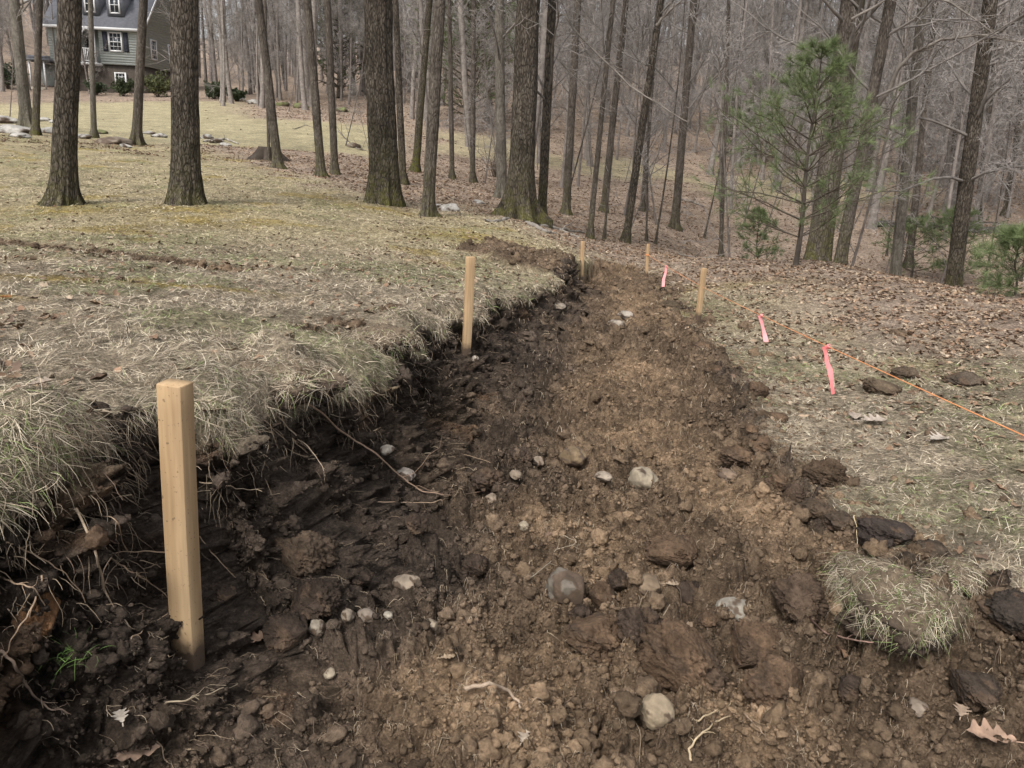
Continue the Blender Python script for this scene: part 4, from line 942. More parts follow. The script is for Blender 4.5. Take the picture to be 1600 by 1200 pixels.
for i, (x, y, w_, h_, col, lb, kw) in enumerate([
    (1003, 752, 42, 42, PALE, 'rounded pale tan stone alone on the trench floor in the middle right', dict(rough=.16, facet=.4, crust=.25)),
    (1025, 1110, 53, 50, (.31, .245, .165), 'smooth oval tan stone in front of the biggest clod', dict(rough=.08, facet=.1, crust=.2)),
    (1147, 951, 55, 28, GREY, 'flat grey block-shaped stone right of the heap of clods', dict(facet=.7, rough=.1, crust=.15, sink=.0)),
    (495, 981, 27, 28, (.30, .255, .20), 'round pale pebble beside the dark clod near the nearest stake', dict()),
    (515, 1052, 20, 16, PALE, 'small smooth pale pebble lowest left on the tan soil', dict(rough=.06)),
    (572, 962, 29, 26, (.27, .22, .175), 'pinkish rough pebble, middle of the row right of the round pebble', dict(facet=.5)),
    (543, 962, 19, 22, (.27, .22, .17), 'small pebble between the round pebble and the pinkish one', dict(facet=.3)),
    (607, 961, 15, 11, (.36, .32, .26), 'tiny whitish pebble at the right end of the pebble row', dict()),
    (635, 911, 42, 26, (.30, .24, .18), 'half-buried tan stone with soil on its lower side above the pebble row', dict(crust=1.0)),
    (886, 922, 66, 60, (.17, .145, .115), 'large soil-caked stone with grey top left of the clod heap', dict(crust=1.6, facet=.6)),
    (1012, 914, 44, 32, BRN, 'rounded brown stone behind the heap of clods', dict(rough=.1)),
    (895, 714, 40, 30, (.19, .135, .08), 'brown stone caked with soil beyond the big root loop', dict(crust=.6)),
    (840, 721, 19, 16, (.26, .20, .15), 'small brown pebble left of the soil-caked brown stone', dict()),
    (767, 780, 20, 18, (.27, .21, .155), 'small tan pebble just under the end of the long root', dict()),
    (818, 822, 17, 15, PALE, 'pale pebble with a root tip beside it in the mid trench', dict()),
    (605, 704, 22, 16, (.29, .26, .22), 'flat pale stone chip above the long root under the bank', dict(facet=.6)),
    (630, 742, 36, 20, (.38, .33, .28), 'pale elongated stone chip lying against the long root', dict(facet=.7, yaw=.6)),
    (963, 506, 26, 14, (.33, .28, .225), 'pale stone with flat top far down the trench in the middle', dict(facet=.4)),
    (976, 492, 24, 12, (.36, .31, .26), 'greyer stone touching the back of the pale flat-topped one', dict(facet=.4)),
    (873, 479, 26, 10, (.29, .24, .19), 'low pale stone near the far left bank', dict(facet=.4)),
    (1134, 741, 34, 18, (.21, .15, .105), 'low brown stone at the right edge of the trench', dict()),
    (1430, 1101, 36, 26, (.25, .20, .155), 'half-buried round stone below the grassy sod', dict(sink=.4)),
    (942, 745, 26, 14, (.33, .27, .21), 'flat pale chip just left of the rounded pale tan stone', dict(facet=.5)),
    (673, 976, 28, 16, (.33, .27, .20), 'thin triangular stone chip right of the pebble row', dict(facet=.8)),
    (805, 742, 20, 14, (.24, .19, .14), 'little brown pebble beside the end of the long root', dict()),
    (742, 560, 12, 9, (.36, .31, .26), 'tiny pale chip at the foot of the second stake', dict()),
    ]):
    stone(x, y, w_, h_, col, lb, 40+i, sub=5 if w_ > 35 else 4, group='stones on the trench floor', **kw)
DK = (.040, .029, .022); BR = (.085, .056, .036); TN = (.13, .085, .05)
CL = [
    (1062, 1032, 120, 100, BR, 'biggest brown clod of the heap, with root threads, behind the oval stone'), (1180, 1010, 92, 60, BR, 'wedge-shaped brown clod right of the biggest clod'),
    (998, 984, 66, 66, (.05, .036, .027), 'dark clod at the top left of the biggest clod'), (928, 994, 84, 54, BR, 'broad brown clod left of the dark clod in the heap'),
    (1072, 930, 52, 42, DK, 'dark rounded clod behind the heap, right of the brown stone'), (970, 905, 36, 30, DK, 'small dark clod left of the brown stone'),
    (943, 930, 42, 38, BR, 'brown clod between the caked stone and the heap'), (1246, 936, 76, 62, (.06, .042, .03), 'brown clod just left of the grassy sod'),
    (1290, 742, 66, 40, (.065, .045, .03), 'large brown clod on the grass at the right lip of the trench'), (1181, 608, 34, 22, (.07, .046, .03), 'round brown clod on the grass beside the middle of the trench'),
    (1377, 834, 72, 46, (.035, .027, .023), 'dark crumbling clod on the grass behind the sod'), (1578, 960, 74, 54, (.033, .026, .021), 'dark clod at the right edge of the picture'),
    (450, 986, 72, 50, DK, 'dark rounded clod left of the round pale pebble'), (495, 934, 70, 48, DK, 'dark clod behind the rounded one near the nearest stake'),
    (478, 868, 84, 58, (.058, .042, .03), 'large crusted clod resting against the foot of the bank'), (741, 882, 40, 32, DK, 'dark clod alone in the middle of the trench floor'),
    (652, 816, 36, 26, DK, 'small dark clod left of the middle, before the root curl'), (752, 746, 60, 36, DK, 'dark lumpy clod inside the bend of the long root'),
    (815, 711, 34, 26, DK, 'dark clod left of the small brown pebble'), (1208, 1070, 86, 54, BR, 'crumbling brown clod below the wedge-shaped one'),
    (1150, 712, 54, 26, BR, 'flat clod at the right lip before the round brown one'), (1188, 692, 34, 22, BR, 'small clod right of the flat clod at the right lip'),
    (1505, 593, 46, 22, (.06, .047, .035), 'low clod on the grass beyond the string at the right'), (1375, 604, 48, 24, (.07, .052, .035), 'clod on the grass just before the string'),
    (1412, 583, 44, 20, (.06, .045, .032), 'clod directly under the string'), (1404, 521, 24, 12, (.085, .06, .04), 'small clod on the litter beyond the string'),
    (1050, 862, 76, 36, BR, 'low crumbly clod between the two pale rounded stones'), (1212, 652, 34, 18, BR, 'clod on the right lip above the flat clod'),
    (1166, 670, 34, 18, BR, 'low clod inside the right lip'), (1050, 477, 34, 13, (.06, .045, .03), 'clod on the far right lip near the string stake'),
    (62, 968, 72, 76, (.14, .075, .038), 'orange-brown lump of subsoil stuck in the bank at the left edge'), (1240, 770, 40, 26, (.06, .042, .03), 'clod at the start of the ridge along the right lip'),
    (1275, 795, 48, 28, (.055, .04, .028), 'clod in the middle of the ridge along the right lip'), (1310, 815, 46, 28, (.05, .037, .027), 'last clod of the ridge along the right lip'),
    (1215, 752, 32, 20, BR, 'smallest clod at the head of the ridge'), (1460, 858, 50, 26, (.05, .038, .028), 'crumbled clod right behind the sod'),
    (1095, 540, 34, 12, BR, 'thin clod on the lip under the string stake'), (1120, 578, 30, 12, BR, 'thin clod on the lip left of the round brown clod'),
    (905, 955, 34, 26, DK, 'dark clod under the large caked stone'), (1105, 965, 30, 24, BR, 'small clod left of the flat grey stone'),
    (345, 925, 44, 30, DK, 'dark clod right behind the nearest stake'), (560, 900, 38, 24, DK, 'dark clod left of the half-buried tan stone'),
    (1330, 1075, 56, 36, DK, 'dark clod below the front of the sod'), (1520, 1075, 70, 40, (.04, .03, .023), 'dark clod low at the right above the oak leaf')]
for i, (x, y, w_, h_, col, lb) in enumerate(CL):
    stone(x, y, w_, h_, col, lb, 300+i, name='dirt_clod', cat='clod', group='clods of soil in and beside the trench', rough=.32, facet=.4, fine=.15, sink=(.06 if w_ > 50 else .25), sub=6 if w_ > 60 else 5, mat=M_crumb, speckle=.45)
RK = [(8, 189, 40, 14, 'pale flat rock at the very left edge in the rock row'), (24, 203, 62, 16, 'longest pale rock lying flat at the left edge'), (28, 212, 34, 9, 'white rock in front of the longest pale rock'),
    (68, 187, 22, 8, 'pale rock right of the leaning trunk at the left'), (84, 190, 12, 6, 'tiny white rock left of the dark lichen-spotted trunk'), (76, 204, 28, 12, 'grey rock right of the leaning trunk at the left'),
    (131, 214, 26, 10, 'grey rock right of the dark lichen-spotted trunk'), (175, 221, 56, 13, 'long brown rock in front of the trunk at the house corner'), (155, 206, 26, 7, 'mossy low rock behind the long brown one'),
    (196, 228, 20, 7, 'small pale rock at the foot of the trunk at the house corner'), (232, 208, 20, 6, 'pale sliver of rock left of the thick furrowed trunk'), (248, 212, 24, 8, 'pale rock just left of the thick furrowed trunk'),
    (338, 221, 26, 8, 'pale broken rock right of the thick furrowed trunk'), (352, 226, 18, 6, 'small whitish rock behind the litter right of the thick trunk'), (322, 214, 20, 7, 'grey rock right behind the thick furrowed trunk'),
    (397, 160, 22, 8, 'pale rock at the top of the meadow'), (380, 157, 14, 6, 'small rock at the top of the meadow beside the shrub'), (441, 163, 26, 9, 'mossy rock left in the row at the meadow edge'),
    (470, 166, 24, 9, 'mossy rock in the middle of the row at the meadow edge'), (535, 172, 24, 8, 'mossy rock right in the row at the meadow edge'), (703, 326, 34, 14, 'pale flat rock between the two nearer middle trunks'),
    (684, 322, 16, 8, 'small pale rock left of the pale flat rock'), (748, 316, 22, 7, 'low grey rock in the litter before the pale trunk'), (553, 228, 22, 8, 'dark rock in the litter left of the broad cleft trunk')]
for i, (x, y, w_, h_, lb) in enumerate(RK):
    col = (.13, .14, .06) if 'mossy' in lb else ((.16, .13, .10) if ('brown' in lb or 'dark rock' in lb) else (.29, .275, .25))
    stone(x, y, w_, h_*1.25, col, lb, 500+i, name='rock', cat='rock', group='rocks in and round the lawn', rough=.2, facet=.6, fine=.03, sink=.3, speckle=.35)
# tumbled stone walls on the far slope
def wall_of_stones(pts, z, hpx, label, seed):
    g = np.random.default_rng(seed); b = Bag(); W = [PW(a, c, z) for a, c in pts]; n = 0
    for a, c in zip(W[:-1], W[1:]):
        L = np.linalg.norm(c-a); k = int(L/.13)
        for i in range(k):
            p = a+(c-a)*(i+g.uniform(-.3, .3))/k; p[2] = down(p[0], p[1])
            hh = hpx/F_PX*z
            for lv in range(2):
                V, F = ICO[2]; V = V*(1+.25*noise3(V, 1.3, int(g.integers(1, 999))))[:, None]*np.array([g.uniform(.14, .26), g.uniform(.14, .24), hh*.36]); V = rotz(V, g.uniform(0, 3)); sh = g.uniform(.6, 1.4)
                b.add(V+p+np.array([0, g.uniform(-.1, .1), hh*(.22+.4*lv)]), F, np.array([.085, .078, .068])*sh)
    o = b.build('stone_wall', M_stone); tag(o, label, 'stone wall')
wall_of_stones([(1375, 351), (1470, 358), (1620, 367)], 24, 9, 'low tumbled stone wall along the foot of the far slope at the right', 3)
wall_of_stones([(1440, 243), (1490, 247), (1620, 252)], 44, 7, 'faint stone wall higher on the far slope at the right', 4)

# ------------------------------------------------------------------ grass
def mk_at(x, y):
    P, mk = terrain(x, y); e = .012
    Px, _ = terrain(x+e, y); Py, _ = terrain(x, y+e); n = nrm(np.cross(Px-P, Py-P)); n[n[:, 2] < -.2] *= 1
    return P, n, mk
def blades(P, n, az, el, L, Wd, bend, col, segs=3, jit=None, g=None):
    """curved ribbons; returns V,F,C"""
    M = len(P); h = np.stack([np.cos(az), np.sin(az), 0*az], 1); h = nrm(h-n*(h*n).sum(1, keepdims=True))
    d = h*np.cos(el)[:, None]+n*np.sin(el)[:, None]; side = nrm(np.cross(d, n)+.35*g.normal(0, 1, d.shape)); pts = [P-n*.004]; ws = [Wd*.9]
    cur = P-n*.004; sb = g.normal(0, .32, (M, 1))
    for i in range(segs):
        d = nrm(d+np.stack([0*bend, 0*bend, -bend], 1)+np.cross(n, d)*sb); cur = cur+d*(L/segs)[:, None]; pts.append(cur); ws.append(Wd*(1-.75*(i+1)/segs))
    Pt = np.stack(pts, 1); W_ = np.stack(ws, 1)[..., None]*side[:, None]*.5; V = np.stack([Pt-W_, Pt+W_], 2).reshape(-1, 3)
    k = segs+1; base = (np.arange(M)*k*2)[:, None]+(np.arange(segs)*2)[None]; F = np.stack([base, base+1, base+3, base+2], -1).reshape(-1, 4)
    c = np.repeat(col, k*2, 0); return V, F, c
PALT = np.array([(.54, .465, .35), (.46, .385, .285), (.36, .29, .21), (.60, .53, .41), (.27, .21, .15), (.31, .29, .17), (.21, .25, .10)])
def blade_cols(g, M, green, gold):
    w_ = np.array([.24, .25, .18, .12, .12, .07, .02]); i = g.choice(7, M, p=w_/w_.sum()); c = PALT[i].copy()
    gr = g.uniform(0, 1, M) < green*.42; c[gr] = np.array([.18, .225, .085])*g.uniform(.7, 1.5, (gr.sum(), 1))
    c = c*(1-.35*gold[:, None])+.35*gold[:, None]*np.array([.39, .33, .19]); return c*g.uniform(.65, 1.2, (M, 1))
g = np.random.default_rng(5); Bg = Bag()
M = 900000; az_ = np.radians(g.uniform(-46, 46, M)); rr = .8*np.exp(g.uniform(0, 1, M)**1.0*math.log(19/.8)); X = rr*np.sin(az_); Y = rr*np.cos(az_)
P, mk = terrain(X, Y); lit, green, gold, moss, mead = lawn_masks(X, Y)
bare = fbm(X*2.3, Y*2.3, 3, 201)
keep = (mk['soil'] < .35) & (g.uniform(0, 1, M) > lit*.93) & (g.uniform(0, 1, M) > np.clip((bare-.25)*1.6, 0, .8)) & (g.uniform(0, 1, M) > moss*.7)
P, rr, X, Y = P[keep], rr[keep], X[keep], Y[keep]; Pa, _ = terrain(X+.012, Y); Pb, _ = terrain(X, Y+.012); n = nrm(np.cross(Pa-P, Pb-P)); green, gold, s_ = green[keep], gold[keep], mk['s'][keep]; wl = mk['wl'][keep]; nn = mk['n'][keep]; M = len(P); print('blades', M)
swirl = noise2(X*2.1, Y*2.1, 205)*5+noise2(X*7, Y*7, 206)*3; az2 = swirl+g.normal(0, .75, M)
out_az = np.arctan2(nn[:, 1], nn[:, 0]); lip = (wl > .5)*np.exp(-np.maximum(s_, 0)/.14); m_ = g.uniform(0, 1, M) < lip*.6; az2 = np.where(m_, out_az+g.normal(0, .8, M), az2)
el = np.radians(g.uniform(5, 36, M)); L = (.014+.046*g.uniform(0, 1, M)**1.3)*(1+.2*m_)*np.clip(.85+.02*rr, .85, 1.15); Wd = np.maximum(.0013, .00078*rr)*g.uniform(.7, 1.4, M); bend = g.uniform(.04, .34, M)+.25*m_
V, F, c = blades(P, n, az2, el, L, Wd, bend, blade_cols(g, M, green, gold), 3, g=g); Bg.add(V, F, c)
# strands hanging over the lip of the turf
a_l = np.concatenate([[0], np.cumsum(np.linalg.norm(np.diff(LWg, axis=0), axis=1))]); M = 15000
yy = g.uniform(0, 1, M)**1.5; tq = np.interp(.75*np.exp(yy*math.log(8.2/.75)), np.maximum.accumulate(LWg[:, 1]), a_l)+g.normal(0, .02, M); X = np.interp(tq, a_l, LWg[:, 0]); Y = np.interp(tq, a_l, LWg[:, 1])
off = g.uniform(-.015, .06, M); _, mk0 = terrain(X+.02, Y); X = X+mk0['n'][:, 0]*off; Y = Y+mk0['n'][:, 1]*off
P, n, mk = mk_at(X, Y); r_b = np.sqrt(X*X+Y*Y); clump = noise2(X*6, Y*6, 300) > -.05; ok = (mk['t'] < .20) & clump & (mk['spoil'] < .3); P, n, nn, r_b, X, Y = P[ok], n[ok], mk['n'][ok], r_b[ok], X[ok], Y[ok]; M = len(P)
oa = np.arctan2(nn[:, 1], nn[:, 0])+g.normal(0, .75, M)+.8*noise2(X*5, Y*5, 301); L = .015+.065*g.uniform(0, 1, M)**2; V, F, c = blades(P, n, oa, np.radians(g.uniform(-5, 50, M)), L*np.clip(.5+.12*r_b, .55, .95), np.maximum(.0013, .0009*r_b)*g.uniform(.7, 1.3, M), g.uniform(.15, .8, M), blade_cols(g, M, np.full(M, .12), np.zeros(M)), 4, g=g); Bg.add(V, F, c)
for hx, hy, hr, hh in HUMP:
    M = int(9000*hr/.15*min(1, 1.2/max(hy, .6))*(.35 if hy < 1.35 else 1)); X = hx+g.normal(0, hr*.8, M); Y = hy+g.normal(0, hr*.8, M); P, n, mk = mk_at(X, Y); ok = (mk['soil'] < .5) & (mk['t'] < .2) & (noise2(X*13, Y*13, 210) > -.25); P, n, X, Y = P[ok], n[ok], X[ok], Y[ok]; M = len(P)
    az3 = noise2(X*9, Y*9, 211)*5+g.normal(0, .6, M)+np.where(mk['t'][ok] > -.5, 0, 0); out3 = np.arctan2(mk['n'][ok][:, 1], mk['n'][ok][:, 0]); az3 = np.where(g.uniform(0, 1, M) < .45, out3+g.normal(0, .8, M), az3)
    V, F, c = blades(P, n, az3, np.radians(g.uniform(15, 65, M)), .02+.055*g.uniform(0, 1, M)**1.5, np.full(M, .0013)*g.uniform(.7, 1.3, M)*max(1, hy*.6), g.uniform(.3, 1.0, M), blade_cols(g, M, np.full(M, .3), np.zeros(M))*g.uniform(.55, 1.05, (M, 1)), 4, g=g); Bg.add(V, F, c)
gr = Bg.build('lawn_grass', M_blade); tag(gr, 'matted dry tan grass with green blades over the lawn', 'grass', kind='stuff')

# ------------------------------------------------------------------ soil crumbs and root threads in the trench
g = np.random.default_rng(6); Bc = Bag()
def crumbs(M, rmax, smin, smax, sub, power, soilmin, fn=None):
    az_ = np.radians(g.uniform(-44, 42, M)); rr = .75*np.exp(g.uniform(0, 1, M)*math.log(rmax/.75)); X = rr*np.sin(az_); Y = rr*np.cos(az_)
    P, mk = terrain(X, Y); dens = np.where(mk['soil'] > .5, 1-.4*mk['comp'], np.where(mk['wl'] > .5, 0, .9*np.exp(-np.maximum(mk['s'], 0)/.13)))*(1-.35*mk['face'])
    dens = dens*np.clip(.85+.8*noise2(X*3, Y*3, 402), .3, 1.3); ok = g.uniform(0, 1, M) < dens; P, X, Y = P[ok], X[ok], Y[ok]; mk = {k: v[ok] for k, v in mk.items()}; rr = rr[ok]; M = len(P)
    S = (smin+(smax-smin)*g.uniform(0, 1, M)**power)*np.clip(.62+.16*rr, .7, 2.0); V0, F0 = ICO[sub]; K = 6; base = []
    for k in range(K): base.append(V0*(1+.45*noise3(V0, 1.2, 900+k)+.34*noise3(V0, 2.9, 950+k)+(.10*noise3(V0, 6.5, 970+k) if sub > 1 else 0))[:, None]*np.array([1, g.uniform(.6, 1.0), g.uniform(.45, .85)]))
    base = np.array(base); kk = g.integers(0, K, M); a = g.uniform(0, 6.28, M); b_ = g.uniform(-.6, .6, M)
    Vb = base[kk]*S[:, None, None]; ca, sa = np.cos(a)[:, None], np.sin(a)[:, None]; cb, sb = np.cos(b_)[:, None], np.sin(b_)[:, None]
    x, y, z = Vb[..., 0], Vb[..., 1]*cb-Vb[..., 2]*sb, Vb[..., 1]*sb+Vb[..., 2]*cb; Vb = np.stack([x*ca-y*sa, x*sa+y*ca, z], -1)+P[:, None]+np.array([0, 0, 1])*(S*.12)[:, None, None]
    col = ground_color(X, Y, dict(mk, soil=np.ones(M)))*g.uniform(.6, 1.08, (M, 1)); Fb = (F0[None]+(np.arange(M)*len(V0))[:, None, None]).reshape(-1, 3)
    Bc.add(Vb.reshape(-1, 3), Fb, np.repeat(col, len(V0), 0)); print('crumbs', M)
crumbs(170000, 12, .002, .0065, 1, 1.5, 0); crumbs(30000, 12, .0055, .014, 2, 2.4, 0); crumbs(3600, 11, .012, .032, 3, 1.8, 0)
cr_ = Bc.build('soil_crumbs', M_crumb); tag(cr_, 'loose crumbs of dark and brown soil over the trench floor', 'soil', kind='stuff')

def root_threads(M, rmax, Lr, rad, cols, label, name, where='floor'):
    az_ = np.radians(g.uniform(-44, 42, M)); rr = .75*np.exp(g.uniform(0, 1, M)*math.log(rmax/.75)); X = rr*np.sin(az_); Y = rr*np.cos(az_); P, mk = terrain(X, Y)
    ok = mk['soil'] > .6; X, Y, rr = X[ok], Y[ok], rr[ok]; M = len(X); K = 6; L = g.uniform(*Lr, M)*np.clip(.7+.1*rr, .8, 1.4); a = g.uniform(0, 6.28, M); da = g.normal(0, .5, M); pts = []
    xs, ys = X.copy(), Y.copy()
    for i in range(K):
        pts.append(terrain(xs, ys)[0]+np.array([0, 0, 1])*(.004+.010*np.sin(i/(K-1)*math.pi)*g.uniform(0, 1, M))[:, None]); a = a+da+g.normal(0, .35, M); xs = xs+np.cos(a)*L/K; ys = ys+np.sin(a)*L/K
    P = np.stack(pts, 1); jump = np.linalg.norm(np.diff(P, axis=1), axis=2).max(1) < L/K*3+.02; P = P[jump]; rr = rr[jump]; M = len(P)
    R = (np.maximum(rad, .00045*rr)*g.uniform(.6, 1.3, M))[:, None]*np.linspace(1, .5, K)[None]; V, F = tubes(P, R, 4); ci = g.integers(0, len(cols), M); c = np.array(cols)[ci]*g.uniform(.7, 1.2, (M, 1)); return V, F, np.repeat(c, K*4, 0)
b = Bag(); RC = [(.27, .21, .145), (.21, .16, .11), (.36, .29, .21), (.16, .115, .085)]
V, F, c = root_threads(15000, 11, (.008, .032), .0006, RC, '', ''); b.add(V, F, c); V, F, c = root_threads(260, 8, (.04, .09), .0010, RC[:2]+[RC[3]], '', ''); b.add(V, F, c)
# threads dangling from the bank
M = 2600; yy = g.uniform(0, 1, M)**1.3; tq = np.interp(.75*np.exp(yy*math.log(7.5/.75)), np.maximum.accumulate(LWg[:, 1]), a_l); X = np.interp(tq, a_l, LWg[:, 0]); Y = np.interp(tq, a_l, LWg[:, 1]); _, mk0 = terrain(X+.02, Y)
off = g.uniform(.03, .20, M); X = X+mk0['n'][:, 0]*off; Y = Y+mk0['n'][:, 1]*off; P, mk = terrain(X, Y); nn = mk['n']; D = np.stack([nn[:, 0]*.9+g.normal(0, .6, M), nn[:, 1]*.9+g.normal(0, .6, M), g.normal(-.5, .4, M)], 1)
L = .015+.075*g.uniform(0, 1, M)**2*np.clip(1.2-.09*Y, .5, 1); P1, R1 = branch_level(P, D, L, np.maximum(.0008, .0004*np.abs(Y))*g.uniform(.6, 1.5, M), 6, .22, -.22, g, .4); V, F = tubes(P1, R1, 4); cc = np.array(RC)[g.integers(0, 4, M)]*g.uniform(.6, 1.1, (M, 1)); b.add(V, F, np.repeat(cc, 28, 0))
tag(b.build('root_threads', M_root), 'fine pale rootlets in the cut bank and trench soil', 'roots', kind='stuff')

# single roots one can follow
def root(pts, r0, label, col=(.27, .195, .135), lift=.012, seed=0, hang=(), forks=6):
    g = np.random.default_rng(seed); W = []
    for k, q in enumerate(pts):
        p, n = at(q[0], q[1]); v = nrm(CAM-p); lf = q[2] if len(q) > 2 else lift; W.append(p+v*lf+np.array([0, 0, .3*lf]))
    W = np.array(W); nW = len(W); tt = np.linspace(0, nW-1, nW*6)
    def cr(t):
        i = min(int(t), nW-2); f = t-i; p0, p1, p2, p3 = W[max(i-1, 0)], W[i], W[i+1], W[min(i+2, nW-1)]
        return .5*((2*p1)+(-p0+p2)*f+(2*p0-5*p1+4*p2-p3)*f*f+(-p0+3*p1-3*p2+p3)*f**3)
    C_ = np.array([cr(t) for t in tt]); L = np.linalg.norm(np.diff(C_, axis=0), axis=1).sum(); C_ = C_+np.stack([noise2(tt*2.1, tt*0+seed+k, 5) for k in range(3)], 1)*.0035
    Rr = r0*np.linspace(1, .45, len(C_))*(1+.15*noise2(tt*4, tt*0, seed)); b = Bag(); V, F = tubes(C_[None], Rr[None], 8); b.add(V, F, col)
    if forks:
        S, D, L2, R2 = children(C_[None], Rr[None], np.array([L]), forks, .15, 1, 25, 65, .22, .5, g); P2, Q2 = branch_level(S, D, L2, np.maximum(R2, .0004), 5, .25, -.08, g, .4); V, F = tubes(P2, Q2, 4); b.add(V, F, np.array(col)*1.1)
    o = b.build('root', M_root, smooth=True); tag(o, label, 'root', 'long bare roots in the trench')
root([(448, 618), (490, 642, .03), (545, 690, .05), (585, 715, .05), (625, 748, .03), (660, 768), (700, 775), (740, 772), (772, 762)], .0030, 'longest root curving from the turf down the bank and along the floor', seed=1, col=(.25, .17, .12))
root([(422, 640), (450, 672, .02), (480, 700, .02), (503, 730), (508, 748)], .0018, 'thin pale root running down the bank left of the longest one', seed=2, col=(.34, .27, .2))
root([(312, 756), (350, 764, .03), (380, 772, .04), (410, 777, .05)], .0014, 'short straight root sticking out right of the nearest stake', seed=3, forks=3, col=(.36, .28, .2))
root([(590, 786), (630, 787), (670, 787), (692, 783)], .0020, 'short root lying just below the longest root', seed=4, forks=3)
root([(268, 868), (225, 868, .03), (178, 872, .03)], .0014, 'thin level root left of the middle of the nearest stake', seed=5, forks=3)
root([(120, 800, .02), (150, 870, .03), (165, 930, .03), (190, 970, .02), (215, 988)], .0021, 'root hanging from the left turf lump down into the trench', seed=6, col=(.27, .21, .15))
root([(110, 760, .01), (145, 810, .03), (180, 820, .03), (198, 868, .03)], .0014, 'curved root arching out of the left turf lump', seed=7, forks=4)
root([(170, 875), (200, 895, .02), (235, 915, .02), (262, 935)], .0016, 'root sloping down to the left of the nearest stake', seed=8)
root([(0, 1020), (25, 1045), (50, 1085), (75, 1108), (108, 1117)], .0024, 'brown root at the lower left corner', seed=9, col=(.22, .16, .12))
root([(66, 905, .02), (50, 960, .03), (25, 1000, .03), (5, 1030)], .0015, 'pale root in front of the orange-brown lump', seed=10, forks=3)
root([(205, 1002), (225, 985), (262, 962)], .0012, 'short straight root pointing up left of the nearest stake', seed=11, forks=2)
root([(258, 1102), (300, 1094), (340, 1082), (372, 1072)], .0016, 'pale straight root below the nearest stake', seed=12, forks=4, col=(.36, .29, .2))
root([(232, 1140), (248, 1165), (262, 1195)], .0015, 'root bending out of the picture at the lower left', seed=13, forks=2)
root([(312, 842, .02), (335, 872, .02), (368, 905)], .0013, 'fine root slanting away right of the nearest stake', seed=14, forks=4)
root([(728, 1078), (760, 1074, .02), (790, 1082, .02), (808, 1098), (815, 1112)], .0042, 'thick curved root arching from the tan soil in the foreground', seed=15, forks=2, col=(.30, .23, .17))
root([(742, 1068), (770, 1050), (795, 1033)], .0014, 'straight pale rootlet behind the thick curved root', seed=16, forks=2)
root([(1080, 1190), (1078, 1170), (1100, 1145), (1130, 1125), (1155, 1118)], .0022, 'pale root looping at the lower right of the oval stone', seed=17, col=(.36, .28, .18))
root([(1088, 1128), (1110, 1118), (1142, 1102)], .0018, 'pale straight root right of the oval stone', seed=18, forks=2, col=(.36, .28, .18))
root([(1264, 970, .03), (1285, 992, .03), (1320, 1003, .03), (1360, 1010, .03), (1385, 1008, .02)], .0026, 'reddish root curving along the front of the sod', seed=19, forks=2, col=(.22, .14, .11))
root([(1162, 1118), (1185, 1140), (1200, 1160)], .0014, 'thin root at the bottom below the crumbling clod', seed=20, forks=3)
root([(828, 905), (860, 880), (868, 862), (900, 850), (880, 838)], .0014, 'branching pale rootlet right of the pale pebble in mid trench', seed=21, forks=7, col=(.32, .27, .2))
root([(725, 712), (760, 722), (775, 735), (778, 760)], .0014, 'rootlet round the dark lumpy clod', seed=22, forks=4)
root([(1334, 810, .03), (1338, 835, .02), (1340, 868, .01)], .0014, 'upright straw before the dark crumbling clod', seed=23, forks=1, col=(.5, .4, .25))
root([(0, 905), (20, 915, .02), (52, 925, .02), (70, 948)], .0016, 'root crossing the dark hollow at the left edge', seed=24, forks=4)
root([(10, 850, .01), (60, 880, .04), (100, 905, .04), (135, 945, .02)], .0013, 'faint root draped over the hollow at the left edge', seed=25, forks=5)

# ------------------------------------------------------------------ sods
def sod(px, py, wpx, hpx, dk, label, seed, nb=2600, tilt=.3, green=.35, up_=.22):
    g = np.random.default_rng(seed); p, n = at(px, py+hpx*.2); z = depth(p); s_ = z/F_PX; w_ = wpx*s_; h_ = hpx*s_
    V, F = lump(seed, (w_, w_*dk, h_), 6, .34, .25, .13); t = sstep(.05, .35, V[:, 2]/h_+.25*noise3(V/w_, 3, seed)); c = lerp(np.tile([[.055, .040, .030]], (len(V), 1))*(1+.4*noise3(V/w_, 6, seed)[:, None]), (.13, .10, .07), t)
    root_ = empty('sod', p+np.array([0, 0, h_*up_])); tag(root_, label, 'sod', 'sods of turf torn from the lawn')
    mesh_obj('soil', V, F, M_crumb, root_, c, smooth=True)
    nrmV = nrm(V/np.array([w_*w_, (w_*dk)**2, h_*h_])); up = np.nonzero(nrmV[:, 2] > -.05)[0]; pr = np.clip(nrmV[up, 2]+.2, .05, 1); i = g.choice(up, nb, p=pr/pr.sum()); P = V[i]+g.normal(0, .004, (nb, 3)); nn = nrmV[i]
    flow = noise2(P[:, 0]*9, P[:, 1]*9, seed)*3+seed; outa = np.arctan2(nn[:, 1], nn[:, 0]); az = np.where(nn[:, 2] < .6, outa+g.normal(0, 1.1, nb), flow+g.normal(0, 1.0, nb))
    V, F, c = blades(P, nn, az, np.radians(g.uniform(0, 45, nb)), .012+.055*g.uniform(0, 1, nb)**2.2, np.full(nb, .0013)*g.uniform(.7, 1.4, nb), g.uniform(.15, .65, nb), blade_cols(g, nb, np.full(nb, green), np.zeros(nb)), 4, g=g)
    Bag().add(V, F, c*.8).build('grass', M_blade, root_)
sod(1405, 962, 165, 120, .8, 'large torn sod with dry and green grass on the right lip, nearest the camera', 3, 4200, green=.6)
sod(1345, 905, 110, 60, .8, 'smaller grassy sod touching the back left of the large torn one', 4, 2200, green=.4)
sod(1490, 905, 90, 50, .8, 'grassy sod behind the right of the large torn one', 5, 1500, green=.3)
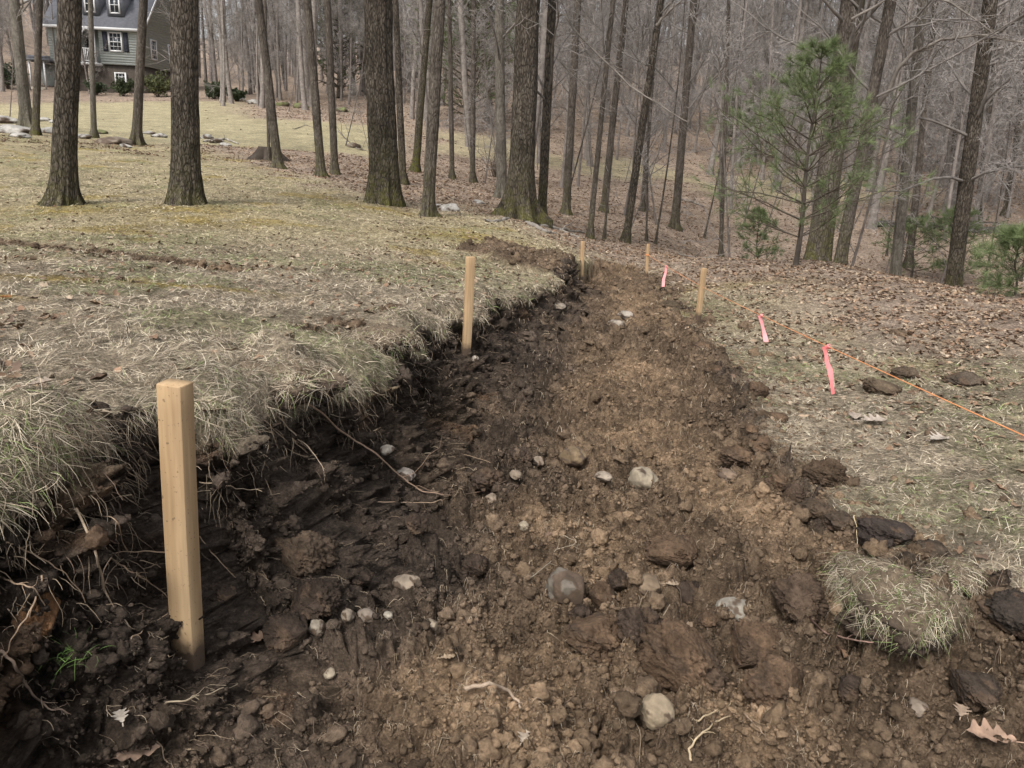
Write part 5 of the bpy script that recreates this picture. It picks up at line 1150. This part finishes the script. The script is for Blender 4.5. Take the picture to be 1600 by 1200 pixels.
sod(590, 520, 130, 46, .7, 'lifted sod of turf on the left bank above the hollow', 6, 3200, green=.2, up_=-.12)
sod(455, 575, 160, 60, .8, 'thick shaggy sod bulging from the left bank behind the nearest stake', 7, 5000, green=.25, up_=-.15)
def tuft(px, py, label, seed, nb=70, Lr=(.02, .05)):
    g = np.random.default_rng(seed); p, n = at(px, py); P = g.normal(0, .012, (nb, 3))*np.array([1, 1, .1]); V, F, c = blades(P, np.tile([[0, 0, 1.0]], (nb, 1)), g.uniform(0, 6.28, nb), np.radians(g.uniform(20, 75, nb)), g.uniform(*Lr, nb), np.full(nb, .0014), g.uniform(.1, .5, nb), np.array([[.10, .16, .045]])*g.uniform(.6, 1.5, (nb, 1)), 4, g=g)
    o = Bag().add(V, F, c).build('grass_tuft', M_blade); o.location = Vector(p+np.array([0, 0, .006])); tag(o, label, 'grass tuft')
tuft(112, 1022, 'small green grass tuft growing on the dark soil left of the nearest stake', 1); tuft(1215, 752, 'small green tuft on the ridge along the right lip', 2, 40, (.015, .03))

# ------------------------------------------------------------------ leaves
def leaf_batch(P, n, S, g, cols):
    M = len(P); a = g.uniform(0, 6.28, M); h = np.stack([np.cos(a), np.sin(a), 0*a], 1); n = nrm(n+g.normal(0, .35, n.shape)); h = nrm(h-n*(h*n).sum(1, keepdims=True)); s_ = np.cross(n, h)
    tpl = np.array([(-.5, 0, 0), (-.25, .22, .12), (-.05, .16, .10), (.12, .30, .16), (.32, .16, .10), (.5, 0, .02), (.32, -.18, .10), (.10, -.30, .16), (-.05, -.15, .10), (-.27, -.22, .12), (0.05, 0, 0)])
    cu = g.uniform(-.8, 2.2, (M, 1)); Vv = (tpl[None, :, 0:1]*h[:, None]+tpl[None, :, 1:2]*g.uniform(.7, 1.2, (M, 1, 1))*s_[:, None]+(tpl[None, :, 2]*cu+(tpl[None, :, 0]**2)*g.uniform(-.6, 1.0, (M, 1)))[..., None]*n[:, None])*S[:, None, None]+P[:, None]+n[:, None]*(S*.06)[:, None, None]
    k = np.arange(10); F0 = np.stack([k, (k+1) % 10, np.full(10, 10)], 1); F = (F0[None]+(np.arange(M)*11)[:, None, None]).reshape(-1, 3); return Vv.reshape(-1, 3), F, np.repeat(cols, 11, 0)
g = np.random.default_rng(9); LC = np.array([(.27, .185, .12), (.20, .13, .085), (.33, .24, .165), (.15, .10, .07), (.38, .30, .22), (.24, .15, .095)])
M = 300000; az_ = np.radians(g.uniform(-46, 48, M)); u = g.uniform(0, 1, M); rr = 1.2*np.exp(u**.62*math.log(62/1.2)); X = rr*np.sin(az_); Y = rr*np.cos(az_); lit, green, gold, moss, mead = lawn_masks(X, Y)
P, mk = terrain(X, Y); az_d = np.degrees(az_)
dn = np.maximum(lit, .012+.07*sstep(.1, .6, fbm(X*1.2, Y*1.2, 3, 61))+.22*sstep(5, 12, az_d)*sstep(2.5, 5, rr)+.10*sstep(3, 6, rr))*(1-.88*mead)*np.clip(.75+1.2*fbm(X*2.2, Y*2.2, 3, 62), .1, 1.6)*(1-.75*gold*(1-lit)*(az_d < -9))*np.where(mk['soil'] > .4, .16, 1)
dn = np.maximum(dn, 1.0*(az_d < -8)*(rr > 20)*(rr < 24.5)*(fbm(X*.7, Y*.7, 2, 7) > -.1)*(az_d > -34)*.8)
ok = g.uniform(0, 1, M) < dn; P, rr, X, Y = P[ok], rr[ok], X[ok], Y[ok]; M = len(P); print('leaves', M)
V, F, c = leaf_batch(P, np.tile([[0, 0, 1.0]], (M, 1)), g.uniform(.018, .048, M)*np.clip(.85+.045*rr, .8, 3), g, LC[g.integers(0, 6, M)]*g.uniform(.65, 1.02, (M, 1))*np.where(lit[ok] > .4, 1.0, .85)[:, None])
tag(Bag().add(V, F, c).build('leaf_litter', M_leaf), 'fallen brown leaves carpeting the wood floor and scattered on the lawn', 'leaves', kind='stuff')
def oak_leaf(px, py, wpx, col, label, seed, yaw=None, curl=.25, lobes=4):
    g = np.random.default_rng(seed); p, n = at(px, py); s_ = depth(p)/F_PX*wpx; b = Bag(); nA = 32; rows = []
    for i in range(nA+1):
        t = i/nA; wv = .30*math.sin(math.pi*min(t*1.02+.02, 1))**.7*(1+.38*math.sin(t*lobes*2*math.pi+.5))*(.6+.7*t)*(1 if 0 < i < nA else .1)
        rows.append([(t-.5, q*wv, curl*(q*q*wv*1.6+(t-.5)**2*.8)+.008*g.normal()) for q in (-1, -.5, 0, .5, 1)])
    V = np.array(rows).reshape(-1, 3)*s_; idx = np.arange((nA+1)*5).reshape(nA+1, 5); F = np.stack([idx[:-1, :-1], idx[:-1, 1:], idx[1:, 1:], idx[1:, :-1]], -1).reshape(-1, 4)
    V = rotz(V, g.uniform(0, 6.28) if yaw is None else yaw); b.add(V, F, np.array(col)*.72*(1+.35*noise3(V/s_, 5, seed)[:, None])); st = np.array([(-.5, 0, 0), (-.62, .02, .03), (-.75, .02, .02)])*s_; V, F = tubes(rotz(st, yaw or 0)[None], np.full((1, 3), .0012), 4); b.add(V, F, col)
    o = b.build('leaf', M_leaf, smooth=True); o.location = Vector(p+np.array([0, 0, .012])); tag(o, label, 'leaf', 'large dead leaves one can pick out')
for a in [(1545, 1160, 72, (.36, .24, .17), 'large lobed oak leaf lying on dark soil at the lower right', 1, 2.9), (212, 1188, 78, (.33, .23, .17), 'brown leaf cut by the bottom edge at the left', 2, .4), (66, 610, 40, (.42, .34, .27), 'pale crumpled leaf on the turf left of the nearest stake', 3, 1.0),
          (190, 1130, 34, (.42, .37, .31), 'pale narrow leaf on the soil at the lower left', 4, 2.2), (700, 1095 - 60, 24, (.36, .27, .18), 'small tan leaf in the foreground soil', 5, .3), (1365, 662, 46, (.43, .36, .30), 'pale curled leaf on the grass left of its pale neighbour', 6, .2),
          (1465, 690, 40, (.45, .39, .33), 'flat pale leaf on the grass towards the right edge', 7, .5), (1335, 655, 34, (.40, .33, .27), 'smaller pale leaf touching the curled one', 8, 1.2), (1050, 1090 - 170, 22, (.35, .27, .19), 'tiny leaf behind the clod heap', 9, 0), (400, 1008, 40, (.30, .2, .14), 'brown leaf between the nearest stake and the dark clod', 10, .7),
          (1500, 1120, 34, (.34, .25, .18), 'small brown leaf above the large lobed oak leaf', 11, 1.0), (818, 1160, 30, (.38, .31, .24), 'pale leaf scrap near the bottom in the middle', 12, 1.3), (8, 470, 22, (.25, .10, .03), 'rusty orange leaf at the left edge of the lawn', 13, 0), (330, 650, 46, (.2, .13, .09), 'dark brown leaf on the turf behind the nearest stake', 14, .2)]:
    oak_leaf(*a[:6], yaw=a[6])

# ------------------------------------------------------------------ fallen wood, stump, exposed roots
def log(pts, r0, label, seed, name='fallen_branch', col=(.19, .165, .14), tw=5, z=None, cat='branch', lift=.3):
    g = np.random.default_rng(seed); W = []
    for a, c in pts:
        p = at(a, c)[0]; W.append(p+np.array([0, 0, r0*lift*2]))
    W = np.array(W); tt = np.linspace(0, len(W)-1, 18); W = np.stack([np.interp(tt, np.arange(len(W)), W[:, k]) for k in range(3)], 1)+g.normal(0, r0*.25, (18, 3)); Rr = r0*np.linspace(1, .5, 18); b = Bag(); V, F = tubes(W[None], Rr[None], 8); b.add(V, F, col)
    L = np.linalg.norm(W[-1]-W[0])
    if tw: S, D, L2, R2 = children(W[None], Rr[None], np.array([L]), tw, .1, 1, 25, 65, .35, .5, g); P2, Q2 = branch_level(S, D, L2, R2, 4, .2, .02, g, .4); V, F = tubes(P2, Q2, 4); b.add(V, F, col)
    tag(b.build(name, M_twig, smooth=True), label, cat)
log([(528, 205), (543, 220), (556, 232), (572, 236)], .03, 'crooked dead branch leaning left of the broad cleft trunk', 1)
log([(460, 202), (478, 196), (490, 200)], .02, 'thin fallen branch on the meadow behind the leaning trunks', 2)
log([(1062, 312), (1080, 316), (1100, 324)], .05, 'short fallen log in the dip behind the trunk with the pale patch', 3, 'fallen_log', tw=2, cat='log')
log([(1060, 398), (1090, 405), (1125, 404)], .02, 'dead branch on the litter left of the straight slim stem', 4)
log([(1110, 250), (1150, 232), (1190, 236)], .09, 'dark fallen log far back left of the large pine', 5, 'fallen_log', tw=3, cat='log')
log([(318, 222), (352, 218), (372, 226)], .04, 'pale broken branch among rocks right of the thick furrowed trunk', 6, col=(.33, .3, .26))
log([(1398, 352), (1470, 356), (1590, 369)], .05, 'long dark fallen trunk along the top of the low stone wall', 7, 'fallen_log', col=(.07, .06, .05), tw=3, cat='log', lift=3)
for i, (pts, r) in enumerate([([(836, 346), (870, 358), (905, 372)], .035), ([(822, 348), (850, 362), (868, 366)], .04), ([(795, 342), (775, 348), (757, 346)], .035), ([(840, 352), (882, 360), (915, 364)], .03)]):
    log(pts, r, ['longest exposed grey tree root running right from the thick scaly trunk', 'short exposed root in front of the thick scaly trunk', 'exposed root left of the thick scaly trunk', 'upper exposed root right of the thick scaly trunk'][i], 20+i, 'tree_root', (.21, .19, .165), 2, cat='tree root', lift=.1)
sp_, _ = at(418, 250); g = np.random.default_rng(3); V, F, mo, cen, rad = trunk_mesh(np.zeros(3), np.array([.1, 0, 1.0]), .32, .22, g, 24, .04, 1.5, .05, .5, .3, 0, .8)
b = Bag().add(V, F, (.05, .04, .032)); o = b.build('stump', M_twig, smooth=True); o.location = Vector(sp_); tag(o, 'dark rotten stump left of the left-leaning grey trunk', 'stump')
